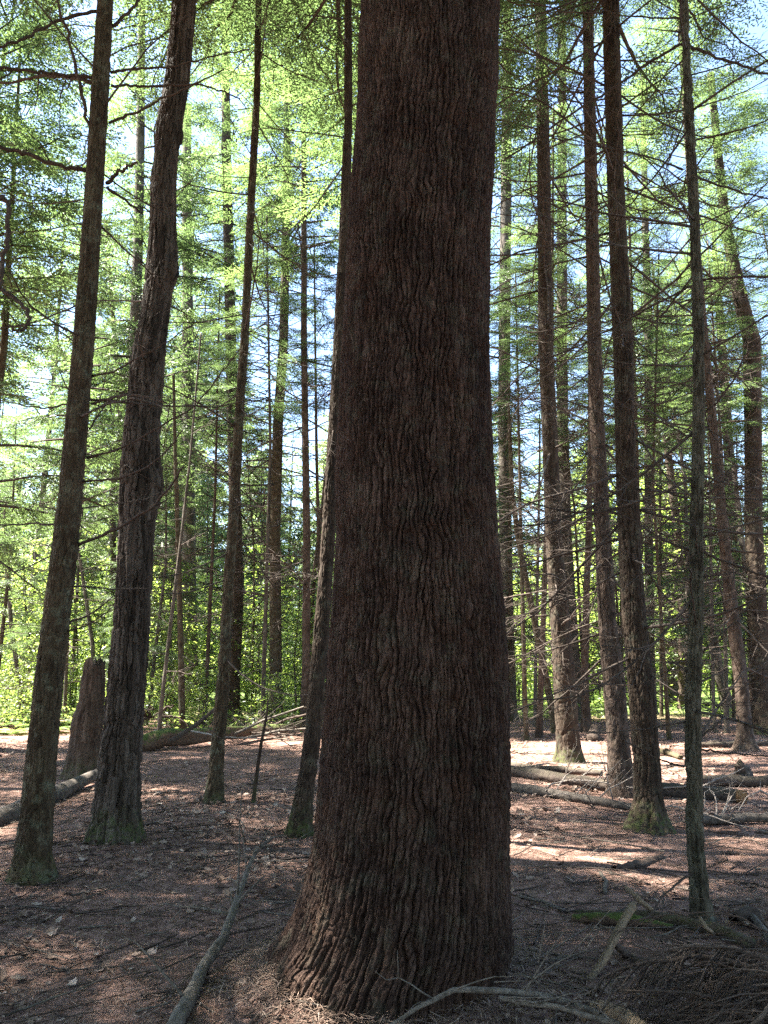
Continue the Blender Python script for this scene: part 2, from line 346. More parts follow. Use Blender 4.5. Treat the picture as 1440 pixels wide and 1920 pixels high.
# ------------------------------------------------------------------ trunks
BK = {'plate': (0.0265, 0.088, 0.024, 0.27), 'shag': (0.042, 0.36, 0.015, 0.18), 'fine': (0.024, 0.075, 0.010, 0.24),
      'block': (0.030, 0.095, 0.012, 0.22), 'smooth': (0.05, 0.05, 0.002, 0.15)}
def trunk(name, cl, kind, sides, rows, seed, material, parent, flare=(0.25, 0.18), lobes=5, knobs=(), link=True, ragged=0.0, main=False):
    """cl: rows of z, x, y, r in local coordinates, ascending z."""
    cl = np.asarray(cl, float); rows = np.asarray(rows, float)
    def it(c):
        y = np.interp(rows, cl[:, 0], cl[:, c])
        k = np.interp(rows + 0.12, cl[:, 0], cl[:, c]) + np.interp(rows - 0.12, cl[:, 0], cl[:, c])
        return (2 * y + k) / 4
    cx, cyy, r = it(1), it(2), it(3)
    th = np.arange(sides) / sides * 2 * math.pi
    Z, TH = np.meshgrid(rows, th, indexing='ij')
    R = r[:, None] * np.ones_like(TH)
    C, Sn = np.cos(TH), np.sin(TH)
    rr = float(np.median(cl[:, 3]))
    # buttress flare with root lobes
    lob = 0.5 + 0.5 * vnoise(C * lobes * 0.45, Sn * lobes * 0.45, 3.3, seed + 1)
    R = R * (1 + flare[0] * (0.35 + 1.3 * lob) * np.exp(-np.clip(Z, 0, None) / flare[1]))
    # large unevenness
    R = R * (1 + (0.012 if main else 0.035) * vnoise(C * 1.3, Sn * 1.3, Z * 1.1, seed + 2) + (0.012 if main else 0.02) * vnoise(C * 3, Sn * 3, Z * 2.5, seed + 3))
    if main:
        R = R * (1 + 0.05 * np.exp(-np.clip(Z, 0, None) / 0.07) * np.clip(vnoise(C * 3.2, Sn * 3.2, 7.7, seed + 20) + 0.3, 0, 1))
    for kz, ka, kr, kh in knobs:
        da = np.angle(np.exp(1j * (TH - ka)))
        R = R + kh * np.exp(-((Z - kz) / kr) ** 2 - (da * rr / (kr * 0.9)) ** 2)
    cw, ch, dep, wid = BK[kind]
    n = max(6, int(round(2 * math.pi * rr / cw / 2)) * 2)
    wx, wy = C * rr, Sn * rr
    fin = 1.0 if dep > 0.004 else 0.4
    wv = 0.25 if kind == 'shag' else 0.7 if main else 0.55
    u = TH / (2 * math.pi) * n + wv * vnoise(wx * 9, wy * 9, Z * (7 if main else 4), seed + 4) + fin * (0.28 * vnoise(wx * 28, wy * 28, Z * 16, seed + 5) + 0.16 * vnoise(wx * 75, wy * 75, Z * 45, seed + 14))
    hh = ch * (1 + (0.6 * np.exp(-(Z / 2.6) ** 2) if main else 0))
    v = Z / hh + 0.4 * vnoise(wx * 14, wy * 14, Z * 12, seed + 6) + fin * 0.12 * vnoise(wx * 70, wy * 70, Z * 50, seed + 15)
    e, rid, lx, tilt, ly = plates(np.mod(u, n), v, n, seed, 0.8 if main else 2.5, main)
    k = sstep(0.02, wid, e)
    big = 0.8 + (0.25 if main else 0.5) * vnoise(wx * 4, wy * 4, Z * 1.6, seed + 7)
    disp = dep * big * (k - 0.7) + dep * (0.22 if main else 0.35) * (rid - 0.5) * k + dep * (0.25 if main else 0.4) * tilt * lx * k - dep * (0 if main else 0.12) * ly * k
    if dep > 0.004:
        fl = vnoise(wx * 55, wy * 55, Z * 22, seed + 8); fl = fl if main else np.floor(fl * 3.5) / 3.5           # flakes: small steps
        disp = disp + dep * (0.26 if main else 0.3) * fl * k + dep * (0.24 if main else 0.26) * vnoise(wx * 120, wy * 120, Z * 60, seed + 9)
        # furrows that run through several plates
        rdg = 1 - np.abs(vnoise(wx * 15 + 0.6 * vnoise(wx * 8, wy * 8, Z * 5, seed + 16), wy * 15, Z * 2.6, seed + 10))
        disp = disp - dep * (0.6 if main else 1.1) * sstep(0.80, 1.0, rdg)
    if main:
        # long meandering ridges that part and rejoin, roughened by flakes and short cross cracks
        zz_ = Z * (1 - 0.25 * np.exp(-Z / 1.2))
        n = int(2 * math.pi * rr / 0.032)
        def furrows(m_, amp, sd, wd):
            w = amp * (vnoise(wx * 11, wy * 11, zz_ * 7.0, sd) + 0.55 * vnoise(wx * 26, wy * 26, zz_ * 15, sd + 1) + 0.22 * vnoise(wx * 70, wy * 70, zz_ * 40, sd + 2))
            uu = TH / (2 * math.pi) * m_ + w
            near = np.round(uu); d = np.abs(uu - near); c_ = np.mod(near, m_)
            st = np.clip(0.72 + 1.1 * vnoise(c_ * 7.31, 0.5, zz_ * 6.0, sd + 3), 0, 1)
            wv_ = wd * (0.75 + 0.5 * vnoise(c_ * 3.7, 1.5, zz_ * 11, sd + 4))
            return st * (1 - sstep(0.0, 1.0, d / wv_)), h3(np.mod(np.floor(uu), m_), np.floor(zz_ * 9 + 3 * h3(np.mod(np.floor(uu), m_), 1, 2, sd)), 4, sd)
        f1, id1 = furrows(n, 0.70, seed + 30, 0.36)
        f2, id2 = furrows(int(n * 1.7), 0.9, seed + 40, 0.30)
        cross = np.clip(1 - np.abs(vnoise(wx * 34, wy * 34, zz_ * 26, seed + 50)) / 0.10, 0, 1) * (vnoise(wx * 20, wy * 20, zz_ * 9, seed + 51) > -0.1)
        gr = vnoise(wx * 60, wy * 60, zz_ * 34, seed + 52) + 0.7 * vnoise(wx * 130, wy * 130, zz_ * 80, seed + 53)
        disp = -0.030 * f1 - 0.015 * f2 * (1 - f1) - 0.011 * cross * (1 - f1) + 0.0042 * gr + 0.004 * (id1 - 0.5) * (1 - f1) + 0.004 * vnoise(wx * 7, wy * 7, zz_ * 3, seed + 54)
        rid = 0.5 * id1 + 0.5 * id2
    if kind == 'shag':
        fr = np.mod(v + h3(np.floor(np.mod(u, n)), 7, 3, seed), 1.0)
        disp = disp + dep * 0.6 * (1 - fr) * k * (rid > 0.35) - dep * 1.2 * (rid > 0.86) * k
    R = R + disp * np.clip(R / rr, 0.3, 1.2)
    X = cx[:, None] + C * R; Y = cyy[:, None] + Sn * R
    Zz = Z.copy()
    if ragged > 0:
        top = sstep(rows[-1] - 0.35, rows[-1], Z)
        Zz = Zz - top * ragged * (0.5 + 0.5 * vnoise(C * 3, Sn * 3, 1.5, seed + 12) + 0.3 * vnoise(C * 9, Sn * 9, 0.5, seed + 13))
    mb = MB(); m_ = len(rows)
    i = np.arange(m_ - 1)[:, None] * sides; j = np.arange(sides)[None, :]; j2 = (j + 1) % sides
    q = np.stack([i + j, i + j2, i + sides + j2, i + sides + j], -1).reshape(-1, 4)
    tone = (0.28 + 0.44 * rid if main else rid * 0.7 + 0.05) + 0.25 * (0.5 + 0.5 * vnoise(wx * 5, wy * 5, Z * 3, seed + 11))
    mb.add(np.stack([X, Y, Zz], -1).reshape(-1, 3), q, 0, tone.ravel())
    b = (m_ - 1) * sides
    if ragged > 0:
        c = np.array([[cx[-1], cyy[-1], rows[-1] - ragged * 1.3]]); ci = mb.n; mb.add(c, np.zeros((0, 3), int))
        mb.f.append((np.array([[b + s, b + (s + 1) % sides, ci] for s in range(sides)]), 0))
    else:
        mb.f.append((np.array([[b + s for s in range(sides)]]), 0))
    return mb.build(name, material, parent, link=link)

def rows_for(z0, z1, step, ztop, coarse=0.35):
    a = np.arange(z0, z1, step)
    if ztop > z1 + coarse: a = np.concatenate([a, np.arange(z1, ztop, coarse), [ztop]])
    return a

# ------------------------------------------------------------------ dead branches (shared meshes, 1 m long along +X)
def wiggle(n, amp, rs, arch=0.0):
    s = np.linspace(0, 1, n)
    y = np.cumsum(rs.normal(0, amp, n)); z = np.cumsum(rs.normal(0, amp, n))
    y -= y[0]; z -= z[0]
    return np.stack([s, y * s, z * s + arch * np.sin(s * math.pi * 0.9)], -1)
def make_branch(seed, subs, r0=0.0065, arch=0.05):
    rs = np.random.default_rng(seed); mb = MB()
    P = wiggle(11, 0.014, rs, arch); mb.tube(P, r0 * np.linspace(1, 0.22, 11) ** 1.0, 5)
    for q in range(subs):
        s = rs.uniform(0.2, 0.95); p = np.array([np.interp(s, P[:, 0], P[:, c]) for c in range(3)])
        L = rs.uniform(0.15, 0.45) * (1.15 - s); side = 1 if q % 2 else -1
        a = side * rs.uniform(0.5, 1.1); el = rs.normal(0, 0.35)
        d = np.array([math.cos(a) * math.cos(el), math.sin(a) * math.cos(el), math.sin(el)])
        W = wiggle(6, 0.03, rs, 0.0) * L
        Q = p + W[:, :1] * d + W[:, 1:2] * np.array([-d[1], d[0], 0]) + W[:, 2:3] * np.array([0, 0, 1.0])
        mb.tube(Q, r0 * 0.45 * (1.2 - s) * np.linspace(1, 0.35, 6), 4)
        if L > 0.15:
            for w in range(2):
                b = Q[2 + w * 2]; a2 = a - side * rs.uniform(0.4, 0.9) * (1 if w else -1)
                d2 = np.array([math.cos(a2), math.sin(a2), rs.normal(0, 0.3)]); l2 = L * rs.uniform(0.3, 0.5)
                mb.tube(np.array([b, b + d2 * l2 * 0.5 + rs.normal(0, 0.006, 3), b + d2 * l2]), r0 * 0.22 * np.array([1, 0.8, 0.5]), 3)
    return mb.build('branch', M['twig'], link=False)
BR = [make_branch(100 + q, 10 + q % 6, arch=(-0.12, -0.05, 0.08, -0.16, -0.2, 0.05)[q % 6]) for q in range(12)]
BRF = [make_branch(150 + q, 16 + q % 5, 0.008, (-0.12, -0.05, 0.08, -0.16, 0.0, 0.05)[q % 6]) for q in range(8)]
STUB = [make_branch(200 + q, 1, r0=0.02) for q in range(3)]

# ------------------------------------------------------------------ needle sprays and crowns
def spray_template(n, leaf_l, leaf_w, nl, rs):
    """A flat feathery hemlock spray 1 m long along +X: side twigs carrying narrow needle strips."""
    quads = []
    for q in range(n):
        s = 0.10 + 0.88 * q / n
        for side in (-1, 1):
            Ls = 0.42 * (1 - s) ** 0.7 * rs.uniform(0.65, 1.1) + 0.05
            a = side * rs.uniform(0.75, 1.0); base = np.array([s, 0, 0.03 * math.sin(s * 5) - 0.10 * s * s])
            d = np.array([math.cos(a), math.sin(a), rs.normal(-0.12, 0.10)])
            k = max(1, int(round(nl * Ls / 0.4)))
            for w in range(k):
                p = base + d * Ls * (w + 0.3) / k
                b = a + rs.normal(0, 0.35) + (0.5 if w % 2 else -0.5)
                dd = np.array([math.cos(b), math.sin(b), rs.normal(-0.05, 0.18)]) * leaf_l * rs.uniform(0.7, 1.2)
                nn = np.array([-dd[1], dd[0], 0]); nn = nn / (np.linalg.norm(nn) + 1e-9) * leaf_w * 0.5
                nn[2] = rs.normal(0, 0.5) * leaf_w * 0.5
                quads.append([p - nn * 0.4, p + dd * 0.5 - nn, p + dd, p + dd * 0.5 + nn])
    return np.array(quads)                 # (Q,4,3)
RS = np.random.default_rng(5)
SPRAY_FINE = [spray_template(17, 0.085, 0.021, 6, RS) for _ in range(3)]
SPRAY_MID = [spray_template(12, 0.125, 0.034, 4, RS) for _ in range(3)]
SPRAY_FAR = [spray_template(8, 0.22, 0.07, 3, RS) for _ in range(3)]

def add_sprays(mb, tmpl, pos, dirs, ups, scl, rnd, mi):
    for k in range(len(tmpl)):
        sel = np.arange(len(pos)) % len(tmpl) == k
        if not sel.any(): continue
        p, d, u, s, r = pos[sel], dirs[sel], ups[sel], scl[sel], rnd[sel]
        y = np.cross(u, d); y /= np.linalg.norm(y, axis=1)[:, None] + 1e-9; z = np.cross(d, y)
        t = tmpl[k].reshape(-1, 3)
        v = p[:, None] + s[:, None, None] * (t[None, :, :1] * d[:, None] + t[None, :, 1:2] * y[:, None] + t[None, :, 2:3] * z[:, None])
        n = len(t) // 4; f = np.arange(len(p) * n * 4).reshape(-1, 4)
        rr = np.repeat(r, len(t)) + np.repeat(RNG.normal(0, 0.13, len(p) * n), 4)
        mb.add(v.reshape(-1, 3), f, mi, np.clip(rr, 0, 1))

def make_crown(seed, L, Rm, nl, tmpl, spl, sc, matl, shape=0.75, gaps=0.15, name='crown', wood=True):
    rs = np.random.default_rng(seed); mb = MB(); pos, dr, up, scl, rnd = [], [], [], [], []
    for q in range(nl):
        h = (q + rs.uniform(0, 1)) / nl
        if rs.uniform() < gaps: continue
        az = q * 2.399 + rs.normal(0, 0.5)
        R = Rm * (1 - h) ** shape * rs.uniform(0.55, 1.05) + 0.25
        z0 = h * L; el = rs.normal(0.10, 0.16); droop = rs.uniform(0.10, 0.30)
        s = np.linspace(0, 1, 8)
        rad = s * R; zz = z0 + math.sin(el) * rad - droop * R * s * s * 0.6
        azs = az + np.cumsum(rs.normal(0, 0.05, 8))
        P = np.stack([np.cos(azs) * rad, np.sin(azs) * rad, zz], -1)
        if wood: mb.tube(P, (0.008 + 0.008 * R) * np.linspace(1, 0.2, 8), 4, 1)
        tone = np.clip(rs.normal(0.5, 0.2), 0, 1)
        nsp = max(2, int(spl * R))
        for w in range(nsp):
            f = 0.22 + 0.78 * (w + rs.uniform(0, 1)) / nsp
            p = np.array([np.interp(f, s, P[:, c]) for c in range(3)])
            side = 1 if w % 2 else -1
            a = az + side * rs.uniform(0.35, 1.0) * (1.1 - 0.7 * f)
            dz = rs.normal(-0.18, 0.15)
            pos.append(p); dr.append([math.cos(a) * math.cos(dz), math.sin(a) * math.cos(dz), math.sin(dz)])
            up.append([rs.normal(0, 0.25), rs.normal(0, 0.25), 1]); scl.append(sc * rs.uniform(0.6, 1.15) * (1.1 - 0.35 * f))
            rnd.append(np.clip(tone + rs.normal(0, 0.12), 0, 1))
    add_sprays(mb, tmpl, np.array(pos), np.array(dr, float), np.array(up, float), np.array(scl), np.array(rnd), 0)
    return mb.build(name, [matl, M['twig']], link=False, smooth=False)
CROWN_NEAR = [make_crown(300 + q, 10, 2.9, 78, SPRAY_FINE, 6.0, 0.8, M['needle'], 0.75, 0.3) for q in range(3)]
CROWN_MID = [make_crown(320 + q, 10, 2.7, 84, SPRAY_MID, 6.5, 0.85, M['needle'], 0.6, 0.2) for q in range(4)]
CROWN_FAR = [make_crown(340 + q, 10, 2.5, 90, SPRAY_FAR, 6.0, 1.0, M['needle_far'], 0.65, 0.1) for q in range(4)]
# ------------------------------------------------------------------ the trees one can tell apart
STAND = 'trees standing around the massive pine'
def traced_tree(name, label, base_py, pts, H, kind, material, nbr=0, brz=(1.5, 8), blen=(0.6, 1.8), crown=None, Y=None, seed=1,
                flare=(0.3, 0.16), knobs=(), lobes=5, step=0.02, sides=48, zfine=None, traced=(), cat='tree', brmat=None, ragged=0.0, bel=(-0.03, 0.30), main=False, group=STAND):
    if Y is None: Y = ground_pt(720, base_py)[1]
    b = at(pts[0][1], pts[0][0], Y); z0 = ghs(b[0], Y)
    root = thing(name, label, cat, (b[0], Y, z0), group)
    rs = np.random.default_rng(seed)
    dep = rs.normal(0, 0.012)
    cl = []
    for py, cx, w in pts:
        p = at(cx, py, Y); cl.append([p[2] - z0, p[0] - b[0], 0.0, w / 2 * tscale(py, Y)])
    cl.sort(key=lambda r: r[0]); cl = np.array(cl)
    for r in cl: r[2] = dep * r[0]
    f = cl[0].copy(); f[0] = -0.12
    rowsl = [f] + [r for r in cl if r[0] > -0.11]
    top = rowsl[-1]; H = max(H, top[0])
    if H > top[0] + 0.3:
        prev = cl[-2]; sl = (top[1] - prev[1]) / max(top[0] - prev[0], 0.3)
        rowsl.append(np.array([H, top[1] + sl * 0.6 * (H - top[0]), top[2] + dep * (H - top[0]), max(0.02, top[3] * 0.25)]))
    cl = np.array(rowsl); zt = top[0] + 0.2 if zfine is None else zfine
    rows = rows_for(-0.12, min(zt, H), step, H)
    trunk('trunk', cl, kind, sides, rows, seed * 17, material, root, flare, lobes, knobs, ragged=ragged, main=main)
    def axis(z): return np.array([np.interp(z, cl[:, 0], cl[:, 1]), np.interp(z, cl[:, 0], cl[:, 2]), z]), float(np.interp(z, cl[:, 0], cl[:, 3]))
    nbr = int(nbr * ((4.2 if pts[0][1] > 900 else 3.0) if 'hemlock' in name else 1.5)); blen = (blen[0] * 0.8, blen[1] * 1.35)
    for q in range(nbr):
        z = brz[0] + (brz[1] - brz[0]) * (q + rs.uniform(0, 1)) / nbr
        p, r = axis(z); az = q * 2.399 + rs.normal(0, 0.6); el = rs.normal(*bel)
        L = rs.uniform(*blen); d = np.array([math.cos(az), math.sin(az), 0])
        if rs.uniform() < 0.22: me = STUB[rs.integers(3)]; L = rs.uniform(0.15, 0.4)
        else: me = BRF[rs.integers(len(BRF))] if Y > 13.5 else BR[rs.integers(len(BR))]
        o = put('branch', me, root, p + d * r * 0.8, (rs.uniform(-0.8, 0.8), -el, az), (L,) * 3)
    for tb in traced:
        ppx, Ya, Yb, r0, r1 = tb
        n = len(ppx); P = np.array([at(x, y, Ya + (Yb - Ya) * q / (n - 1)) for q, (x, y) in enumerate(ppx)]) - np.array(root.location)
        # smooth and roughen
        s = np.linspace(0, n - 1, max(10, n * 5)); Q = np.stack([np.interp(s, np.arange(n), P[:, c]) for c in range(3)], -1)
        for _ in range(2): Q[1:-1] = (Q[:-2] + 2 * Q[1:-1] + Q[2:]) / 4
        Q[1:-1] += rs.normal(0, r0 * 0.35, Q[1:-1].shape)
        m_ = MB(); RR = np.linspace(r0, r1, len(Q)) * (1 + 0.12 * rs.normal(0, 1, len(Q)).clip(-1, 1)); m_.tube(Q, RR, 7)
        Ltot = np.linalg.norm(Q[-1] - Q[0])
        for k in range(int(3 + Ltot * 2.5)):
            a = rs.integers(2, len(Q) - 1); tdir = Q[a] - Q[a - 1]; tdir /= np.linalg.norm(tdir)
            d = tdir * 0.6 + rs.normal(0, 0.55, 3); d /= np.linalg.norm(d); L = rs.uniform(0.1, 0.4)
            e = d + rs.normal(0, 0.3, 3)
            m_.tube(np.array([Q[a], Q[a] + d * L * 0.5, Q[a] + d * L * 0.5 + e * L * 0.5]), RR[a] * np.array([0.4, 0.3, 0.15]), 4)
        m_.build('branch', brmat or M['stick_dark'], root)
    if crown:
        lib, zc, sxy, idx = crown
        p, r = axis(zc)
        put('crown', lib[idx % len(lib)], root, p, (0, 0, seed * 1.3), (sxy, sxy, (H - zc) / 10))
    return root

# the massive pine in the middle
mp = [(1900, 712, 452), (1830, 728, 434), (1760, 746, 412), (1700, 757, 396), (1600, 768, 372), (1480, 777, 357), (1280, 783, 343), (1100, 783, 320), (1000, 781, 303), (800, 776, 292), (640, 781, 279), (400, 787, 275), (200, 801, 269), (0, 807, 268)]
traced_tree('pine_tree', 'massive reddish-brown pine trunk with deeply furrowed blocky bark, by far the widest tree', 1880, mp, 26, 'plate', M['main'],
            crown=(CROWN_MID, 13, 1.9, 0), Y=MAIN_Y, seed=3, flare=(0.03, 0.22), lobes=6, step=0.0058, sides=840, zfine=6.0, main=True, group='large pines')

N = M['bark_a']
Y1 = ground_pt(720, 1650)[1]
traced_tree('hemlock_tree', 'slender hemlock leaning right with smooth greenish-brown bark, first trunk from the left edge', 1650,
    [(1645, 60, 74), (1600, 63, 64), (1450, 75, 56), (1280, 92, 50), (1000, 127, 46), (800, 146, 40), (640, 160, 37), (320, 183, 32), (0, 202, 28)], 17, 'fine', N,
    12, (2.0, 9), (0.5, 1.3), (CROWN_NEAR, 8.6, 1.0, 0), seed=4, step=0.011, sides=110, flare=(0.25, 0.1), traced=[
    ([(165, 320), (115, 313), (50, 288), (0, 277), (-60, 270)], Y1, Y1 - .4, .022, .012),
    ([(200, 343), (230, 318), (257, 305)], Y1, Y1 - .3, .018, .010), ([(200, 350), (240, 380), (268, 402)], Y1, Y1 + .2, .014, .008),
    ([(178, 146), (120, 140), (60, 134), (0, 126), (-50, 125)], Y1, Y1 - .3, .018, .010),
    ([(175, 153), (115, 141), (67, 145), (0, 157), (-60, 160)], Y1, Y1 + .4, .018, .010),
    ([(208, 160), (250, 161), (300, 163), (370, 158), (410, 168), (450, 185)], Y1, Y1 + .2, .014, .006),
    ([(205, 230), (255, 212), (300, 186), (350, 166), (420, 130)], Y1, Y1 - .4, .013, .006),
    ([(176, 268), (165, 220), (143, 135), (125, 60), (105, -10)], Y1, Y1 - .5, .017, .010),
    ([(190, 18), (140, 28), (83, 50), (40, 75), (0, 88), (-50, 95)], Y1, Y1 - .3, .016, .010),
    ([(210, 50), (250, 15), (275, -20)], Y1, Y1 + .1, .016, .011), ([(207, 136), (255, 130), (310, 127), (380, 110), (470, 92)], Y1, Y1 + .3, .014, .005),
    ([(173, 705), (215, 697), (250, 675), (300, 650), (360, 610)], Y1, Y1 - .3, .010, .004),
    ([(173, 757), (220, 742), (260, 740), (313, 756)], Y1, Y1 - .5, .013, .006), ([(168, 805), (190, 770), (220, 735)], Y1, Y1 + .2, .009, .004),
    ([(163, 858), (225, 843), (300, 800), (370, 760), (420, 690)], Y1, Y1 - .4, .010, .005),
    ([(157, 903), (230, 897), (293, 867), (343, 807)], Y1, Y1 - .5, .010, .005),
    ([(143, 1023), (217, 993), (287, 950), (325, 905), (343, 876)], Y1, Y1 - .5, .013, .008),
    ([(125, 1168), (165, 1155), (205, 1125), (240, 1095)], Y1, Y1 + .3, .008, .004), ([(122, 1185), (160, 1175), (207, 1142)], Y1, Y1 - .2, .008, .004),
    ([(137, 755), (90, 765), (40, 760), (-20, 745)], Y1, Y1 + .3, .009, .004), ([(110, 985), (60, 982), (0, 985), (-40, 980)], Y1, Y1 + .4, .009, .005)])

Y2 = ground_pt(720, 1585)[1]
def ang(px): return 0.0
traced_tree('shaggy_tree', 'dark crooked tree with shaggy strips of bark, a swollen burl and a mossy foot', 1585,
    [(1580, 214, 104), (1540, 217, 88), (1513, 218, 80), (1400, 226, 73), (1280, 238, 69), (1100, 249, 64), (1000, 253, 63), (900, 259, 70), (780, 265, 64), (640, 277, 61), (567, 291, 51), (450, 302, 50), (330, 302, 44), (230, 312, 44), (150, 326, 44), (0, 340, 43)],
    17, 'shag', M['bark_shag'], 3, (4, 8), (0.5, 1.2), (CROWN_NEAR, 9.0, 1.1, 1), seed=6, step=0.009, sides=200, flare=(0.15, 0.12), lobes=7,
    knobs=[(5.35, -0.3, 0.16, 0.055), (3.12, -0.3, 0.20, 0.045), (6.9, -0.2, 0.12, 0.04), (5.2, -1.2, 0.1, 0.02)])

traced_tree('hemlock_tree', 'thin hemlock with sunlit left flank, slanting across a straighter reddish trunk behind it', 1512,
    [(1510, 400, 32), (1460, 404, 28), (1280, 419, 24), (1100, 429, 19), (1000, 438, 19), (870, 446, 18), (730, 455, 17), (640, 462, 15), (400, 474, 14), (200, 486, 12), (0, 490, 11)],
    18, 'fine', M['bark_a'], 20, (1.4, 10), (0.5, 1.5), (CROWN_NEAR, 10.5, 1.3, 2), seed=8, step=0.02, sides=56)
traced_tree('hemlock_tree', 'straight reddish trunk half hidden behind the thin slanting hemlock', 1345,
    [(1343, 437, 28), (1280, 438, 24), (1100, 446, 25), (900, 440, 22), (640, 434, 20), (320, 427, 18), (150, 425, 15), (0, 425, 13)],
    27, 'smooth', M['bark_red'], 30, (2.5, 15), (0.8, 2.6), (CROWN_MID, 14, 1.15, 0), seed=9, step=0.05, sides=28)
traced_tree('hemlock_tree', 'straight brown hemlock rising behind the brush heap at the end of the mossy log', 1352,
    [(1350, 518, 28), (1280, 517, 24), (1000, 516, 21), (800, 522, 19), (640, 533, 17), (320, 540, 14), (150, 541, 11), (0, 543, 9)],
    27, 'smooth', M['bark_a'], 32, (2.5, 15), (0.8, 2.6), (CROWN_MID, 14, 1.1, 1), seed=10, step=0.05, sides=28)
traced_tree('hemlock_tree', 'slim pole-like hemlock just left of the dark stem leaning against the massive pine', 1370,
    [(1368, 571, 20), (1250, 574, 16), (1000, 575, 14), (640, 570, 12), (300, 570, 10), (150, 570, 8), (0, 571, 7)],
    23, 'smooth', M['bark_red'], 28, (2.5, 13), (0.7, 2.3), (CROWN_MID, 12.5, 1.0, 2), seed=12, step=0.05, sides=24)
traced_tree('hemlock_tree', 'dark slanting hemlock close behind the left side of the massive pine, moss on its foot', 1572,
    [(1570, 560, 44), (1520, 566, 36), (1480, 571, 32), (1400, 584, 32), (1280, 594, 31), (1100, 609, 27), (900, 620, 24), (650, 634, 22), (400, 645, 19), (200, 652, 16), (0, 651, 14)],
    16, 'fine', M['bark_dark'], 6, (3, 9), (0.5, 1.2), (CROWN_NEAR, 9.0, 1.35, 0), seed=13, step=0.014, sides=80)
traced_tree('sapling', 'thin bent stem leaning toward the slanting hemlock left of the massive pine', 1345,
    [(1345, 583, 9), (1240, 580, 9), (1150, 583, 9), (1050, 592, 8), (950, 604, 7), (870, 612, 6)], 5.5, 'smooth', M['bark_red'], 10, (1.2, 5), (0.3, 0.9), seed=14, step=0.08, sides=12, cat='sapling')
traced_tree('hemlock_tree', 'distant trunk showing between the leaning hemlock and the shaggy tree, high up', 1350,
    [(1350, 236, 30), (1100, 244, 26), (800, 252, 23), (640, 257, 21), (480, 263, 18), (300, 268, 16), (150, 271, 14), (0, 273, 12)], 27, 'smooth', M['bark_grey'], 28, (3, 14), (0.8, 2.4), (CROWN_MID, 7, 1.2, 3), seed=15, step=0.06, sides=24)
traced_tree('sapling', 'slender bare stem bowing into the left edge of the shaggy tree', 1330,
    [(1330, 215, 12), (1207, 213, 11), (1000, 213, 11), (940, 209, 10), (800, 228, 9), (640, 217, 9), (417, 200, 8)], 11, 'smooth', M['bark_a'], 14, (2, 10), (0.5, 1.4), seed=16, step=0.1, sides=12, cat='sapling')
traced_tree('sapling', 'wispy bare stem rising right behind the broken stump', 1340,
    [(1340, 178, 9), (1207, 173, 8), (1023, 145, 6), (900, 130, 5)], 6, 'smooth', M['bark_grey'], 10, (1, 5.5), (0.3, 0.9), seed=17, step=0.1, sides=10, cat='sapling')
traced_tree('hemlock_tree', 'far trunk with a flared rooted foot on a low mound, right of the shaggy tree', 1312,
    [(1308, 358, 34), (1280, 358, 28), (1100, 355, 26), (900, 354, 23), (640, 353, 21), (400, 352, 18), (200, 352, 15)], 20, 'smooth', M['bark_grey'], 18, (4, 14), (0.8, 2.0), (CROWN_MID, 9, 0.8, 1), Y=27.2, seed=18, step=0.06, sides=28, flare=(0.9, 0.35))
traced_tree('sapling', 'straight thin sapling standing in front of the flared trunk on the mound', 1370,
    [(1370, 342, 13), (1200, 339, 11), (1000, 334, 9), (850, 329, 7), (700, 326, 5)], 8.5, 'smooth', M['bark_a'], 16, (1, 8), (0.4, 1.2), seed=19, step=0.08, sides=12, cat='sapling')
traced_tree('sapling', 'crooked thin sapling in the bright green growth near the left edge', 1350,
    [(1350, 45, 10), (1280, 36, 9), (1180, 22, 8), (1080, 14, 7), (980, 10, 6)], 6.5, 'smooth', M['bark_grey'], 8, (1, 6), (0.4, 1.0), seed=20, step=0.1, sides=10, cat='sapling')

# right of the pine
traced_tree('hemlock_tree', 'hemlock close against the right edge of the massive pine, partly hidden by it', 1345,
    [(1343, 957, 26), (1200, 953, 23), (1000, 948, 23), (800, 946, 23), (640, 946, 22), (400, 949, 21), (200, 951, 18), (0, 952, 15)], 21, 'smooth', M['bark_grey'], 28, (2, 14), (0.8, 2.4), (CROWN_MID, 11.5, 0.8, 0), seed=21, step=0.05, sides=28)
traced_tree('hemlock_tree', 'rough brown hemlock with a thin slanting stem at its foot, just right of the pine', 1425,
    [(1423, 1066, 52), (1400, 1066, 44), (1280, 1058, 41), (1170, 1050, 36), (1000, 1036, 30), (800, 1028, 28), (640, 1020, 27), (320, 1016, 24), (0, 1008, 20)], 23, 'fine', M['bark_dark'], 34, (1.6, 14), (0.7, 2.3), (CROWN_NEAR, 14, 0.9, 1), seed=22, step=0.02, sides=60)
traced_tree('hemlock_tree', 'thinner grey trunk standing just behind the rough brown hemlock', 1350,
    [(1350, 1086, 22), (1200, 1074, 22), (1000, 1061, 22), (800, 1056, 21), (640, 1055, 20), (400, 1055, 18), (200, 1056, 15), (0, 1057, 12)], 21, 'smooth', M['bark_grey'], 26, (2, 14), (0.8, 2.4), (CROWN_MID, 11.5, 0.8, 2), seed=23, step=0.05, sides=28)
traced_tree('hemlock_tree', 'reddish ridged hemlock whose foot stands among the fallen logs, left of the darkest trunk', 1492,
    [(1490, 1165, 50), (1400, 1161, 40), (1280, 1152, 40), (1170, 1140, 33), (1000, 1132, 29), (800, 1123, 27), (640, 1118, 26), (320, 1113, 23), (0, 1108, 20)], 17, 'fine', M['bark_red'], 28, (1.3, 11), (0.7, 2.0), (CROWN_NEAR, 11, 0.9, 2), seed=24, step=0.016, sides=72)
